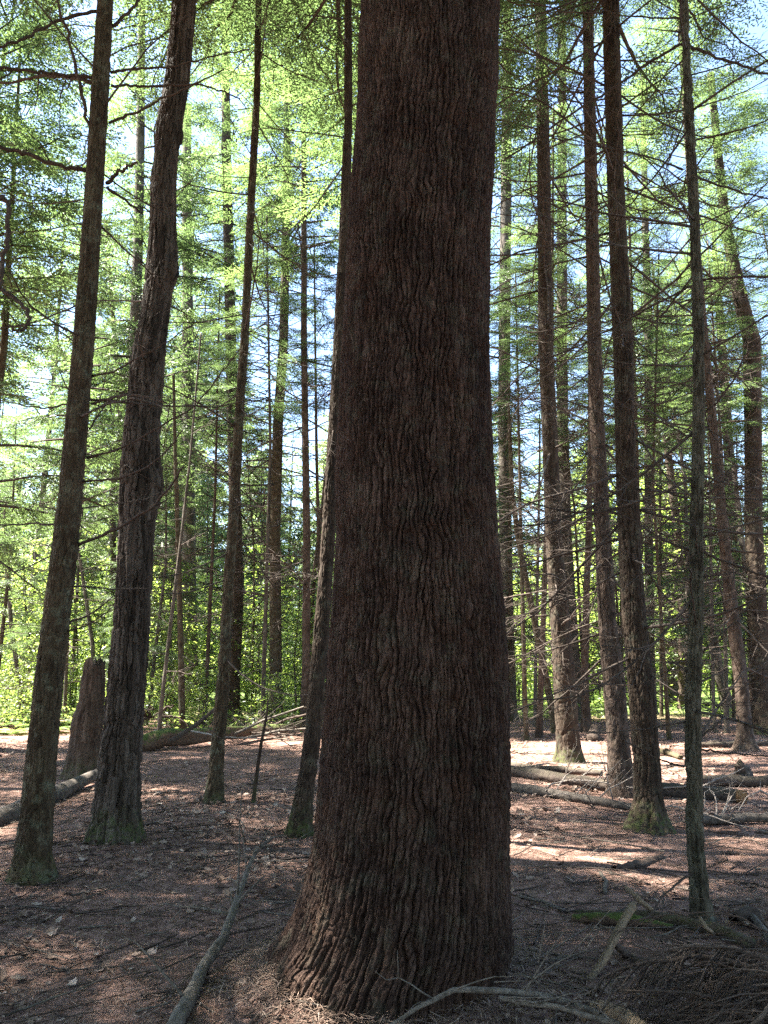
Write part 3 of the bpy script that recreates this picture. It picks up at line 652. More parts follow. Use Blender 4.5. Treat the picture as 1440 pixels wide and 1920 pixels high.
traced_tree('hemlock_tree', 'very dark blocky-barked trunk with spreading mossy foot, thickest tree right of the pine', 1556,
    [(1552, 1216, 74), (1530, 1216, 60), (1500, 1216, 52), (1450, 1214, 48), (1280, 1202, 46), (1170, 1190, 43), (1000, 1180, 40), (800, 1172, 36), (640, 1169, 35), (320, 1155, 31), (0, 1147, 30)], 18, 'block', M['bark_dark'], 24, (1.2, 10), (0.7, 2.0), (CROWN_NEAR, 9, 1.1, 0), seed=25, step=0.012, sides=110, flare=(0.45, 0.13), lobes=7)
Y4 = ground_pt(720, 1738)[1]
traced_tree('hemlock_tree', 'slim greenish trunk nearest on the right, its long thin dead branches spreading wide', 1738,
    [(1735, 1319, 45), (1700, 1314, 36), (1600, 1303, 31), (1450, 1298, 30), (1280, 1296, 28), (1170, 1300, 26), (1000, 1300, 23), (840, 1302, 22), (640, 1301, 19), (320, 1285, 17), (0, 1266, 14)], 14, 'fine', M['bark_green'], 16, (1.0, 7.5), (0.4, 1.3), (CROWN_NEAR, 7.8, 0.9, 1), seed=26, step=0.011, sides=90, flare=(0.22, 0.08), traced=[
    ([(1276, 82), (1215, 118), (1150, 165), (1060, 220), (985, 275), (945, 300)], Y4, Y4 + .5, .011, .006),
    ([(1278, 82), (1320, 98), (1370, 118), (1440, 138), (1500, 150)], Y4, Y4 - .2, .013, .008),
    ([(1312, 782), (1345, 755), (1380, 705), (1400, 660), (1440, 625)], Y4, Y4 - .3, .009, .005),
    ([(1293, 1033), (1250, 1015), (1215, 995), (1193, 978), (1140, 955), (1090, 945)], Y4, Y4 + .3, .009, .004),
    ([(1312, 1033), (1365, 1055), (1437, 1082), (1500, 1100)], Y4, Y4 - .2, .010, .006),
    ([(1308, 935), (1335, 922), (1352, 900), (1385, 860)], Y4, Y4 - .1, .007, .003), ([(1310, 1143), (1345, 1130), (1400, 1118), (1450, 1110)], Y4, Y4 + .2, .007, .003),
    ([(1290, 935), (1255, 925), (1220, 900), (1180, 870)], Y4, Y4 + .1, .006, .003), ([(1293, 820), (1240, 790), (1190, 775), (1130, 735)], Y4, Y4 + .2, .006, .003),
    ([(1312, 525), (1370, 520), (1440, 518), (1500, 523)], Y4, Y4 - .2, .009, .006), ([(1300, 535), (1220, 575), (1150, 615), (1080, 650), (960, 700)], Y4, Y4 + .5, .009, .004),
    ([(1293, 325), (1340, 345), (1400, 362), (1460, 378)], Y4, Y4 + .1, .009, .006), ([(1280, 318), (1235, 300), (1180, 285), (1110, 272), (1020, 250)], Y4, Y4 + .5, .008, .004),
    ([(1283, 1438), (1240, 1425), (1190, 1400), (1165, 1385)], Y4, Y4 + .2, .006, .003), ([(1312, 1405), (1360, 1412), (1440, 1418)], Y4, Y4 - .1, .007, .004),
    ([(1310, 1385), (1345, 1360), (1360, 1340)], Y4, Y4, .006, .003), ([(1316, 1625), (1270, 1655), (1235, 1690), (1218, 1720), (1182, 1726)], Y4, Y4 - .35, .007, .004),
    ([(1318, 1630), (1350, 1618), (1365, 1612)], Y4, Y4, .005, .003),
    ([(1293, 235), (1270, 225), (1225, 215), (1150, 210)], Y4, Y4 + .3, .006, .003), ([(1280, 35), (1230, 33), (1165, 30), (1110, 12)], Y4, Y4 + .3, .008, .004),
    ([(1288, 345), (1296, 250), (1285, 130), (1280, 40), (1275, -20)], Y4, Y4 - .2, .008, .006)])
traced_tree('hemlock_tree', 'slender curved hemlock with a sunlit flared foot, leaning left behind the greenish trunk', 1407,
    [(1404, 1400, 34), (1380, 1397, 27), (1280, 1391, 24), (1170, 1377, 24), (1000, 1359, 19), (800, 1341, 16), (640, 1326, 15), (320, 1300, 13), (150, 1290, 11), (0, 1280, 9)], 17, 'fine', M['bark_red'], 30, (1.5, 12), (0.7, 2.2), (CROWN_MID, 11.5, 0.8, 1), seed=27, step=0.03, sides=36, flare=(0.5, 0.2))
traced_tree('forked_tree', 'rough dark trunk at the right edge that bends sharply left above mid height, foot sunlit', 1372,
    [(1370, 1432, 56), (1280, 1425, 40), (1170, 1420, 36), (1000, 1411, 31), (800, 1408, 30), (640, 1405, 31), (600, 1392, 27), (550, 1379, 24), (430, 1355, 18), (300, 1340, 15), (150, 1325, 12)], 15, 'fine', M['bark_dark'], 14, (1.5, 11), (0.7, 1.8), (CROWN_MID, 11, 0.8, 2), seed=28, step=0.025, sides=48)
traced_tree('hemlock_tree', 'plain grey trunk seen just right of the darkest trunk, behind it', 1340,
    [(1340, 1222, 20), (1200, 1218, 17), (1000, 1216, 16), (640, 1215, 15), (400, 1208, 12), (150, 1203, 9)], 19, 'smooth', M['bark_grey'], 28, (2, 13), (0.8, 2.4), (CROWN_MID, 10.5, 0.8, 3), seed=29, step=0.06, sides=24)
traced_tree('hemlock_tree', 'far trunk with a dark shaded foot, midway between the darkest and the greenish trunks', 1322,
    [(1320, 1262, 28), (1280, 1260, 20), (1170, 1252, 19), (1000, 1242, 17), (840, 1232, 15), (600, 1222, 12)], 18, 'smooth', M['bark_grey'], 26, (2, 13), (0.8, 2.4), (CROWN_MID, 10.5, 0.8, 0), seed=30, step=0.06, sides=24)
traced_tree('hemlock_tree', 'far pale trunk slanting left into the greenish trunk', 1320,
    [(1320, 1280, 16), (1200, 1278, 15), (1073, 1277, 15), (950, 1264, 14), (780, 1244, 12), (600, 1230, 10)], 18, 'smooth', M['bark_red'], 24, (2, 13), (0.8, 2.4), (CROWN_MID, 10, 0.8, 1), Y=29, seed=31, step=0.08, sides=20)
traced_tree('hemlock_tree', 'far grey trunk leaning left in the gap right of the greenish trunk', 1310,
    [(1310, 1362, 22), (1273, 1350, 20), (1170, 1333, 18), (1073, 1320, 16), (900, 1308, 13)], 17, 'smooth', M['bark_grey'], 22, (2, 13), (0.8, 2.2), (CROWN_MID, 10, 0.9, 2), Y=27, seed=32, step=0.08, sides=20)
traced_tree('hemlock_tree', 'pale flaking trunk behind the slender curved hemlock near the right edge', 1330,
    [(1330, 1392, 22), (1100, 1380, 21), (950, 1373, 20), (800, 1365, 18), (600, 1352, 15)], 18, 'smooth', M['bark_grey'], 26, (2, 13), (0.8, 2.2), (CROWN_MID, 10.5, 0.8, 3), Y=25, seed=33, step=0.08, sides=20)
traced_tree('sapling', 'leaning sapling whose top slants left away from the rough brown hemlock', 1375,
    [(1372, 1042, 15), (1330, 1035, 14), (1240, 1018, 13), (1130, 995, 12), (1020, 973, 11), (920, 960, 9), (800, 955, 7)], 8, 'smooth', M['bark_a'], 18, (1, 7.5), (0.5, 1.4), seed=34, step=0.06, sides=16, cat='sapling')
traced_tree('hemlock_tree', 'thin pole between the rough brown and the reddish ridged hemlocks, small stub at its foot', 1376,
    [(1375, 1100, 20), (1280, 1096, 14), (1100, 1099, 12), (970, 1103, 11), (800, 1105, 9)], 11, 'smooth', M['bark_red'], 22, (1, 9), (0.5, 1.6), seed=35, step=0.06, sides=18)
for k, (x, y0, lean, w, lab) in enumerate([(985, 1325, -8, 9, 'spindly stem in the gap right of the massive pine'),
        (1003, 1318, 6, 7, 'spindly stem behind the leaning sapling'), (1240, 1335, -3, 7, 'spindly stem between the two far trunks right of the darkest trunk'),
        (1338, 1330, -6, 7, 'spindly stem in the opening right of the greenish trunk'), (1375, 1335, 3, 6, 'spindly stem touching the slender curved hemlock'),
        (300, 1345, 40, 8, 'spindly bent stem growing from the upturned roots'), (1165, 1330, 0, 8, 'spindly stem tucked between the reddish and the darkest trunks')]):
    traced_tree('sapling', lab, y0, [(y0, x, w), (1200, x + lean * 0.4, w * 0.9), (1000, x + lean, w * 0.75), (850, x + lean * 1.4, w * 0.5)], 7.5 + k % 3, 'smooth',
                M['bark_grey'] if k % 2 else M['bark_a'], 16, (0.6, 7), (0.4, 1.2), Y=17 + (k * 3.7) % 9, seed=50 + k, step=0.12, sides=10, cat='sapling')

# broken stump
traced_tree('broken_stump', 'tall broken stump with a jagged rotten top and mossy foot, behind the two left trunks', 1460,
    [(1458, 156, 66), (1400, 160, 56), (1340, 166, 54), (1328, 172, 46), (1280, 175, 42), (1226, 181, 35)], 1.0, 'shag', M['rot'], 0, seed=41, step=0.015, sides=72, ragged=0.22, cat='stump', flare=(0.25, 0.15), group='stumps and logs', lobes=6)
traced_tree('dead_stem', 'dark leafless stick-thin stem tilted right beside the thin hemlock, snapped at the top', 1514,
    [(1512, 474, 9), (1440, 483, 7), (1390, 490, 6), (1350, 499, 5), (1310, 503, 3)], 1.0, 'smooth', M['bark_dark'], 9, (0.3, 1.2), (0.25, 0.6), seed=42, step=0.03, sides=12, cat='dead tree', flare=(0.1, 0.05))

# tree outside the left edge that holds the hooked dead limb
YH = 5.2
traced_tree('hemlock_tree', 'tree off the left edge holding a dead limb that hangs down in a hook', 1700,
    [(1700, -160, 70), (1000, -150, 52), (300, -140, 40), (0, -135, 36)], 16, 'fine', N, 4, (5, 8), (0.4, 1.0), (CROWN_NEAR, 9.5, 0.7, 2), Y=YH, seed=43, step=0.03, sides=48, traced=[
    ([(-140, 350), (-60, 366), (-10, 371), (15, 372), (16, 420), (13, 460), (3, 510), (-2, 540)], YH, YH - .3, .022, .013),
    ([(-145, 520), (-60, 525), (0, 540), (30, 562), (50, 582), (56, 605), (44, 618), (28, 620), (18, 610)], YH, YH - .2, .020, .007)])
# ------------------------------------------------------------------ far stand: copies of a few trees
def proto_tree(seed, H, r, zc, lib, sxy, nb, kind_mat, step):
    rs = np.random.default_rng(seed)
    cl = [[-0.2, 0, 0, r * 1.1], [0.3, 0, 0, r], [H * 0.5, rs.normal(0, .15), rs.normal(0, .15), r * 0.65], [H, rs.normal(0, .3), rs.normal(0, .3), 0.02]]
    tr = trunk('trunk', cl, 'smooth', 14, np.arange(-0.2, H, step), seed, kind_mat, None, (0.3, 0.25), link=False)
    parts = [('trunk', tr, (0, 0, 0), (0, 0, 0), (1, 1, 1))]
    for q in range(nb):
        z = 1.0 + (zc * 1.25 - 0.5) * (q + rs.uniform(0, 1)) / nb; az = q * 2.399 + rs.normal(0, .5); L = rs.uniform(0.8, 2.2)
        parts.append(('branch', BRF[rs.integers(len(BRF))], (0, 0, z), (rs.uniform(-.8, .8), -rs.normal(0.05, 0.25), az), (L,) * 3))
    parts.append(('crown', lib, (0, 0, zc), (0, 0, rs.uniform(0, 6)), (sxy, sxy, (H - zc) / 10)))
    return parts
def place_tree(parts, name, label, group, x, y, s, rz, tilt=(0, 0)):
    o = thing(name, label, 'tree', (x, y, ghs(x, y)), group); o.scale = (s, s, s); o.rotation_euler = (tilt[0], tilt[1], rz)
    for n, me, loc, rot, sc in parts: put(n, me, o, loc, rot, sc)
    return o
PM = [proto_tree(400 + q, (17, 19, 15, 20)[q], (0.11, 0.13, 0.09, 0.14)[q], (2.6, 3.8, 1.8, 5.0)[q], CROWN_MID[q], (0.95, 1.0, 0.85, 1.05)[q], 30, (M['bark_grey'], M['bark_a'], M['bark_red'], M['bark_grey'])[q], 0.4) for q in range(4)]
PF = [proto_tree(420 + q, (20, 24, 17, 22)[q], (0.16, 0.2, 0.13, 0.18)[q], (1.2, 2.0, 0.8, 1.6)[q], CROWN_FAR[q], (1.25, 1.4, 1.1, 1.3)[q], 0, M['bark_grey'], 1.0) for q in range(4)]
rs = np.random.default_rng(77)
taken = []
def spot(D, px):
    x = (px - 720) / F * D; return x, D
def free(x, y, d):
    for a, b in taken:
        if (a - x) ** 2 + (b - y) ** 2 < d * d: return False
    taken.append((x, y)); return True
# right hand stand
k = 0; tries = 0
while k < 9 and tries < 3000:
    tries += 1
    D = rs.uniform(19, 26) if k % 4 == 0 else rs.uniform(20, 44); px = rs.uniform(930, 1560)
    x, y = spot(D, px)
    if not free(x, y, 1.5): continue
    place_tree(PM[k % 4], 'hemlock_tree', 'slim hemlock with dead lower branches in the stand behind the trees right of the pine', 'hemlocks of the dense stand on the right', x, y, rs.uniform(0.8, 1.1) if k % 4 == 0 else rs.uniform(0.3, 0.55), rs.uniform(0, 6.28), (rs.normal(0, .03), rs.normal(0, .03)))
    k += 1
# sparse ones behind the left trunks
for px, D in [(-60, 15), (30, 38), (120, 20), (300, 37), (390, 34), (600, 35), (680, 30), (745, 24), (860, 27), (180, 40), (500, 41), (245, 33), (560, 44), (60, 30), (150, 27), (230, 24), (330, 29), (470, 33), (-30, 25), (-100, 31), (10, 21), (200, 34), (650, 38), (290, 21.5)]:
    x, y = spot(D, px); taken.append((x, y))
    place_tree(PM[k % 4], 'hemlock_tree', 'slim green hemlock rising from the sunlit growth beyond the trunks left of the pine', 'hemlocks around the sunlit clearing', x, y, rs.uniform(0.8, 1.1) if (px > 700 or D < 21) else rs.uniform(0.32, 0.55), rs.uniform(0, 6.28), (rs.normal(0, .03), rs.normal(0, .03))); k += 1
PP = [proto_tree(460 + q, (13, 15, 11)[q], (0.055, 0.07, 0.045)[q], (7.5, 9, 6.5)[q], CROWN_MID[q], 0.6, 34, (M['bark_grey'], M['bark_red'], M['bark_a'])[q], 0.3) for q in range(3)]
for q, (px, D) in enumerate([(975, 21), (1000, 17.5), (1085, 23), (1128, 26), (1190, 21), (1235, 17), (1340, 19), (395, 22), (480, 25), (500, 19.5), (610, 22), (280, 24), (140, 23)]):
    x, y = spot(D, px); left = px < 700
    place_tree(PP[q % 3], 'hemlock_pole', 'bare thin pole of a hemlock amid the trunks left of the pine' if left else 'bare thin pole of a hemlock amid the trunks right of the pine', 'thin hemlock poles left of the pine' if left else 'thin hemlock poles right of the pine', x, y, rs.uniform(.85, 1.15), rs.uniform(0, 6.28), (rs.normal(0, .03), rs.normal(0, .04)))
# tall trees whose crowns close the top of the view
for px, D, s in [(60, 31, 1.35), (200, 36, 1.45), (330, 33, 1.4)]:
    x, y = spot(D, px)
    place_tree(proto_tree(int(480 + D), 18, .11, 8.5, CROWN_MID[int(D) % 4], 1.25, 30, M['bark_grey'], .4), 'hemlock_tree', 'tall hemlock with a high crown standing in the sunlit clearing', 'tall hemlocks in the clearing', x, y, s, px)
for x, y in [(0.6, 15.0), (-0.25, 11.5)]:  # added behind the pine so their crowns shade the floor at right
    place_tree(proto_tree(int(500 + y), 20, .11, 11.5, CROWN_MID[int(y) % 4], 1.2, 0, M['bark_grey'], .4), 'hemlock_tree', 'hemlock added for shade behind the massive pine, only its high crown showing beside it', 'hemlocks added for shade behind the pine', x, y, 1.0, y)
# the wood beyond the clearing
k = 0; tries = 0
while k < 105 and tries < 4000:
    tries += 1
    D = rs.uniform(50, 95) if k > 50 else rs.uniform(50, 70); px = rs.uniform(-300, 1740)
    x, y = spot(D, px)
    if D < (50 if px < 700 else 62): continue
    if not free(x, y, 2.4): continue
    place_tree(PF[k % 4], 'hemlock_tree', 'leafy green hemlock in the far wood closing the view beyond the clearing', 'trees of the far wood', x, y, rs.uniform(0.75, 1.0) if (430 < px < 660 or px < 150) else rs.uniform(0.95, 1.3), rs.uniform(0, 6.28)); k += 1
# unseen canopy added around the camera to shade the near floor and trunks
for x, y, s in [(-5.4, 4.4, .95), (-7.5, 6.5, 1.0), (-9.5, 4, 1.0), (-7.4, 12.5, .95), (-13.5, 13.5, 1.0), (-8.5, 11, 1.05), (-8.8, 15, 0.95), (-10.5, 8.5, 1.05), (-6, 2.2, 1.0), (-3.2, -3.5, 1.0), (2.5, -4.5, 1.05), (6.0, -1.0, 1.0), (6.8, 4.2, 1.0), (0.8, -2.2, 1.05), (-9.2, 1.2, 1.0), (-7.6, -0.6, 1.0), (-4.6, 0.3, 1.0), (4.3, 1.4, 1.0),  (9, 9, 1.0), (-2.2, -5.6, .8), (1.2, -6.2, .75), (3.8, -7.5, .8), (-4.6, -6.8, .8), (6.5, -5.5, .8), (-8, -5, .8), (0.2, -10, .8), (9, -3, .8), (-1, -8, 1.0), (-6.5, -2.5, 1.0)]:
    place_tree(proto_tree(int(440 + x * 7 + y * 3), 19, 0.14, 8.5 if s > .9 else 3.0, CROWN_MID[int(abs(x * 3)) % 4], 1.08, 6, M['bark_a'], 0.4), 'hemlock_tree', 'tall shady hemlock added outside the view, only its shade on the floor showing', 'shade trees around the viewpoint', x, y, s, x)

# ------------------------------------------------------------------ broad-leaved saplings of the clearing
LEAF = np.array([[0, 0, 0], [0.42, -0.27, 0.04], [1, 0, -0.06], [0.42, 0.27, 0.04]])
def leaves(mb, pos, az, pitch, roll, size, rnd, mi):
    ca, sa, cp, sp = np.cos(az), np.sin(az), np.cos(pitch), np.sin(pitch)
    d = np.stack([ca * cp, sa * cp, sp], -1); y0 = np.stack([-sa, ca, np.zeros_like(sa)], -1); z0 = np.cross(d, y0)
    cr, sr = np.cos(roll)[:, None], np.sin(roll)[:, None]; y = y0 * cr + z0 * sr; z = np.cross(d, y)
    v = pos[:, None] + size[:, None, None] * (LEAF[None, :, :1] * d[:, None] + LEAF[None, :, 1:2] * y[:, None] + LEAF[None, :, 2:3] * z[:, None])
    n = len(pos); b = np.arange(n)[:, None] * 4
    f = np.concatenate([b + np.array([[0, 1, 2]]), b + np.array([[0, 2, 3]])])
    mb.add(v.reshape(-1, 3), f, mi, np.repeat(np.clip(rnd, 0, 1), 4))
def broad_sapling(seed, H, R, nbr, nl, ls):
    rs = np.random.default_rng(seed)
    st = MB(); n = 9; s = np.linspace(0, 1, n); P = np.stack([np.cumsum(rs.normal(0, .05, n)), np.cumsum(rs.normal(0, .05, n)), s * H - 0.05], -1); P[:, :2] -= P[0, :2]
    st.tube(P, 0.006 * H * np.linspace(1, .25, n) + 0.004, 7)
    mb = MB(); pos = []; azs = []
    for q in range(nbr):
        f = 0.12 + 0.86 * (q + rs.uniform()) / nbr; p = np.array([np.interp(f, s, P[:, c]) for c in range(3)])
        az = q * 2.4 + rs.normal(0, .4); L = R * (1.15 - 0.75 * f) * rs.uniform(.6, 1.1); u = np.linspace(0, 1, 6)
        Q = p + np.stack([np.cos(az) * L * u, np.sin(az) * L * u, 0.35 * L * u - 0.25 * L * u * u], -1)
        st.tube(Q, 0.008 * np.linspace(1, .3, 6), 4)
        for w in range(nl):
            g_ = rs.uniform(0.15, 1.0); c = np.array([np.interp(g_, u, Q[:, c]) for c in range(3)])
            sp_ = 0.28 * L * (1.1 - g_) + 0.10
            pos.append(c + np.array([rs.normal(0, sp_), rs.normal(0, sp_), rs.normal(-0.02, 0.05)])); azs.append(az + rs.normal(0, 1.2))
    pos = np.array(pos); m_ = len(pos)
    leaves(mb, pos, np.array(azs), rs.normal(-.3, .3, m_), rs.normal(0, .4, m_), ls * rs.uniform(.6, 1.2, m_), rs.normal(.5, .25, m_), 0)
    return st.build('stem', M['bark_grey'], link=False), mb.build('foliage', M['leaf'], link=False, smooth=False)
BS = [broad_sapling(500 + q, (2.2, 3.4, 4.6, 1.5)[q], (0.8, 1.1, 1.4, 0.7)[q], (18, 26, 34, 12)[q], 46, (0.10, 0.11, 0.12, 0.09)[q]) for q in range(4)]
taken2 = []
k = 0
while k < 205:
    left = k < 105
    px = rs.uniform(-120, 640) if left else rs.uniform(900, 1500)
    D = rs.uniform(18.5, 38) if left else rs.uniform(27, 58)
    x, y = spot(D, px)
    if not all((a - x) ** 2 + (b - y) ** 2 > 0.9 for a, b in taken2): continue
    taken2.append((x, y)); q = int(rs.choice([0, 1, 1, 2, 2, 3])); s = rs.uniform(.85, 1.6) if left else rs.uniform(1.2, 2.3)
    if D < 22: q = 3; s = min(s, 1.0)
    lab, grp = (('bright green leafy sapling in the sunlit clearing beyond the left trunks', 'leafy saplings of the clearing') if left else
                ('bright green leafy bush among the far trunks right of the pine', 'leafy bushes on the right'))
    o = thing('leafy_sapling' if left else 'leafy_bush', lab, 'sapling' if left else 'bush', (x, y, ghs(x, y)), grp, rs.uniform(0, 6)); o.scale = (s, s, s * rs.uniform(.85, 1.1))
    put('stem', BS[q][0], o); put('foliage', BS[q][1], o); k += 1

# ------------------------------------------------------------------ low green growth at the edge of the clearing
mb = MB(); n = 30000
px = rs.uniform(-200, 1650, n); D = 18.5 + 26 * rs.uniform(0, 1, n) ** 1.1
D = np.where(px > 650, D + 4.5, D); D = D + 1.5 * vnoise(px * 0.02, 0, 0, 3)
x = (px - 720) / F * D
dens = vnoise(x * .5, D * .5, 0, 9); m_ = dens > (-0.15 + 0.2 * (px > 650)); x, D = x[m_], D[m_]
n = len(x); z = gh(x, D) + rs.uniform(0.03, 0.5, n) ** 1.2
leaves(mb, np.stack([x, D, z], -1), rs.uniform(0, 6.28, n), rs.normal(-.1, .35, n), rs.normal(0, .4, n), rs.uniform(.07, .17, n), rs.normal(.5, .25, n), 0)
tag(mb.build('undergrowth', M['fern'], smooth=False), 'bright green ground cover at the edge of the sunlit clearing', kind='stuff')

# fern clumps at the left edge and one on the right
def fern(seed, nfr, L):
    rs = np.random.default_rng(seed); mb = MB(); pos, az, pit, size = [], [], [], []
    for q in range(nfr):
        a = q * 6.28 / nfr + rs.normal(0, .2); u = np.linspace(0.15, 1, 13); Lf = L * rs.uniform(.7, 1.1)
        mb.tube(np.stack([math.cos(a) * Lf * np.append(0, u), math.sin(a) * Lf * np.append(0, u), Lf * (0.75 * np.append(0, u) - 0.62 * np.append(0, u) ** 2)], -1), Lf * .012 * np.linspace(1, .3, 14), 4)
        for w in u:
            c = np.array([math.cos(a) * Lf * w, math.sin(a) * Lf * w, Lf * (0.75 * w - 0.62 * w * w)])
            for sd in (-1, 1):
                pos.append(c); az.append(a + sd * 1.25); pit.append(-.1); size.append(Lf * 0.30 * math.sin(math.pi * min(1, w * .85 + .15)) + .01)
    m_ = len(pos); leaves(mb, np.array(pos), np.array(az), np.array(pit), rs.normal(0, .15, m_), np.array(size), rs.normal(.5, .2, m_), 0)
    return mb.build('fern', M['fern'], link=False, smooth=False)
FE = [fern(600 + q, 9 + q, .55) for q in range(3)]
for q, (px, py) in enumerate([(20, 1375), (55, 1368), (95, 1372), (5, 1366), (120, 1362), (40, 1358), (75, 1355), (1340, 1338), (1090, 1330), (1120, 1325), (985, 1330), (1325, 1322)]):
    x, y = ground_pt(px, py); left = px < 700
    o = put('fern', FE[q % 3], None, (x, y, ghs(x, y)), (0, 0, q), (1, 1, 1))
    tag(o, 'green fern clump on the forest floor by the left edge' if left else 'small green fern among the far trunks right of the pine', 'fern', 'ferns by the left edge' if left else 'ferns among the right trunks')

# ------------------------------------------------------------------ fallen wood
def log(P, R, name, label, cat, material, seed, sides=20, rough=0.16, kind=None, group='fallen wood', endmat=None, twigs=0, twmat=None, tl=(0.15, 0.5), twname='twig', broken=0.0):
    """P: world points. A log or stick with uneven girth, knots and twig stubs as parts."""
    rs = np.random.default_rng(seed); P = np.asarray(P, float); n = len(P)
    Ltot = np.linalg.norm(np.diff(P, axis=0), axis=1).sum(); m_ = int(max(14, min(160, Ltot / (np.mean(R) * 0.35))))
    s = np.linspace(0, n - 1, m_); Q = np.stack([np.interp(s, np.arange(n), P[:, c]) for c in range(3)], -1); RR = np.interp(s, np.arange(n), R)
    for _ in range(3): Q[1:-1] = (Q[:-2] + 2 * Q[1:-1] + Q[2:]) / 4
    k = np.linspace(0, Ltot / (6 * np.mean(R)), m_)
    Q[:, 2] += np.mean(R) * 0.25 * vnoise(k, 0, 0, seed); Q[:, 1] += np.mean(R) * 0.3 * vnoise(k, 5, 0, seed); Q[:, 0] += np.mean(R) * 0.3 * vnoise(k, 9, 0, seed)
    o0 = Q[m_ // 2].copy(); Q -= o0
    mb = MB(); mb.tube(Q, RR, sides, 0)
    V = mb.v[0]; c = np.repeat(Q, sides, 0); d = V - c; a = np.tile(np.arange(sides), m_) / sides * 6.2832; ss = np.repeat(np.linspace(0, Ltot, m_), sides)
    rm = np.mean(R); f = 1 + rough * (vnoise(np.cos(a) * 1.5, np.sin(a) * 1.5, ss / rm * .35, seed + 1) + .7 * vnoise(np.cos(a) * 4, np.sin(a) * 4, ss / rm * .6, seed + 2))
    V = c + d * f[:, None]
    if broken > 0:
        for e, sl in ((0, slice(0, sides)), (1, slice((m_ - 1) * sides, m_ * sides))):
            dirv = (Q[0] - Q[1]) if e == 0 else (Q[-1] - Q[-2]); dirv /= np.linalg.norm(dirv)
            V[sl] += dirv * (rs.uniform(0, 1, sides)[:, None] * broken)
    mb.v[0] = V
    if endmat is not None:
        mb.f[2] = (mb.f[2][0], 1)
        mb.f = [(mb.f[0][0][:-(2 * sides)], 0), (mb.f[0][0][-(2 * sides):], 1)] + mb.f[1:]
    mats = [material] + ([endmat] if endmat is not None else [])
    if twigs == 0:
        o = mb.build(name, mats); o.location = o0; return tag(o, label, cat, group)
    root = thing(name, label, cat, o0, group); mb.build('stem', mats, root)
    for q in range(twigs):
        i_ = int(rs.integers(1, m_ - 2)); t_ = Q[i_ + 1] - Q[i_]; t_ /= np.linalg.norm(t_)
        d = t_ * .5 + rs.normal(0, .6, 3); d[2] = abs(d[2]) * .7; d /= np.linalg.norm(d); L = rs.uniform(*tl)
        W = wiggle(6, .05, rs, .05) * L; up = np.cross(d, [0.3, 0.2, 1]); up /= np.linalg.norm(up)
        T = MB(); T.tube(Q[i_] + W[:, :1] * d + W[:, 1:2] * up + W[:, 2:3] * np.array([0, 0, 1.]), min(RR[i_] * .4, .008) * np.linspace(1, .3, 6), 5)
        if L > .25:
            b = Q[i_] + W[3, 0] * d; d2 = d + rs.normal(0, .5, 3); T.tube(np.array([b, b + d2 * L * .2, b + d2 * L * .35]), np.array([.3, .2, .1]) * min(RR[i_], .015), 4)
        T.build(twname, twmat or material, root)
    return root
def gp(px, py, up=0.0):
    x, y = ground_pt(px, py); return np.array([x, y, ghs(x, y) + up])
def raised(px, py, Y): return at(px, py, Y)
# the long pale branch left of the pine
log([gp(325, 1935, .02), gp(350, 1900, .02), gp(378, 1835, .03), at(417, 1763, 4.35), at(443, 1690, 4.75), at(460, 1640, 5.0), at(480, 1597, 5.15), at(505, 1573, 5.25), at(530, 1567, 5.3)],
    [.036, .034, .030, .026, .020, .016, .012, .008, .004], 'fallen_branch', 'long grey-barked branch with forked tip lying left of the massive pine', 'branch', M['stick_grey'], 1, 14, .07, twigs=9, tl=(.15, .55))
# leaning logs
x0 = gp(-70, 1575, .06); 
log([x0, gp(0, 1545, .07), gp(60, 1520, .07), gp(120, 1495, .08), gp(178, 1472, .10)], [.10, .10, .095, .09, .06], 'fallen_log', 'weathered grey log with split tip behind the leaning hemlock, near the left edge', 'log', M['log_grey'], 2, 22, .12, broken=.12)
log([gp(262, 1412, .12), gp(310, 1408, .18), gp(380, 1400, .20), gp(440, 1393, .22), gp(500, 1385, .2), gp(560, 1378, .15)], [.17, .16, .14, .13, .12, .08], 'fallen_log', 'mossy fallen log propped on broken roots, behind the shaggy tree', 'log', M['log_moss'], 3, 26, .14, twigs=16, twmat=M['stick_dark'], tl=(.3, .9), twname='broken_limb', broken=.15)
log([at(318, 1390, 12.6), at(360, 1365, 12.9), at(405, 1328, 13.2), at(425, 1310, 13.3)], [.04, .035, .03, .015], 'fallen_branch', 'dark bare branch slanting up from the mossy log', 'branch', M['stick_dark'], 4, 8, .08, twigs=4)
log([gp(288, 1402, .30), gp(350, 1404, .32), gp(420, 1410, .26), gp(490, 1405, .2)], [.018, .018, .016, .012], 'fallen_branch', 'pale straight stick lying against the front of the mossy log', 'branch', M['twig_pale'], 5, 8, .06)
for q, (a, b, lab) in enumerate([((420, 1385), (570, 1325), 'long pale pole slanting over the brush heap'), ((430, 1372), (565, 1380), 'reddish stick lying lowest in the brush heap'),
        ((455, 1390), (590, 1365), 'crooked stick across the brush heap'), ((500, 1362), (580, 1338), 'short thick stick on top of the brush heap'), ((470, 1340), (540, 1385), 'dark stick crossing the brush heap backwards')]):
    pa, pb = gp(a[0], min(a[1] + 15, 1395), .12), at(b[0], b[1], 15.5)
    log([pa, (pa + pb) / 2 + np.array([0, 0, .05]), pb], [.026, .024, .014], 'fallen_branch', lab, 'branch', (M['stick_grey'], M['stick_dark'])[q % 2], 20 + q, 8, .1, group='sticks of the brush heap', twigs=5, tl=(.3, .8))
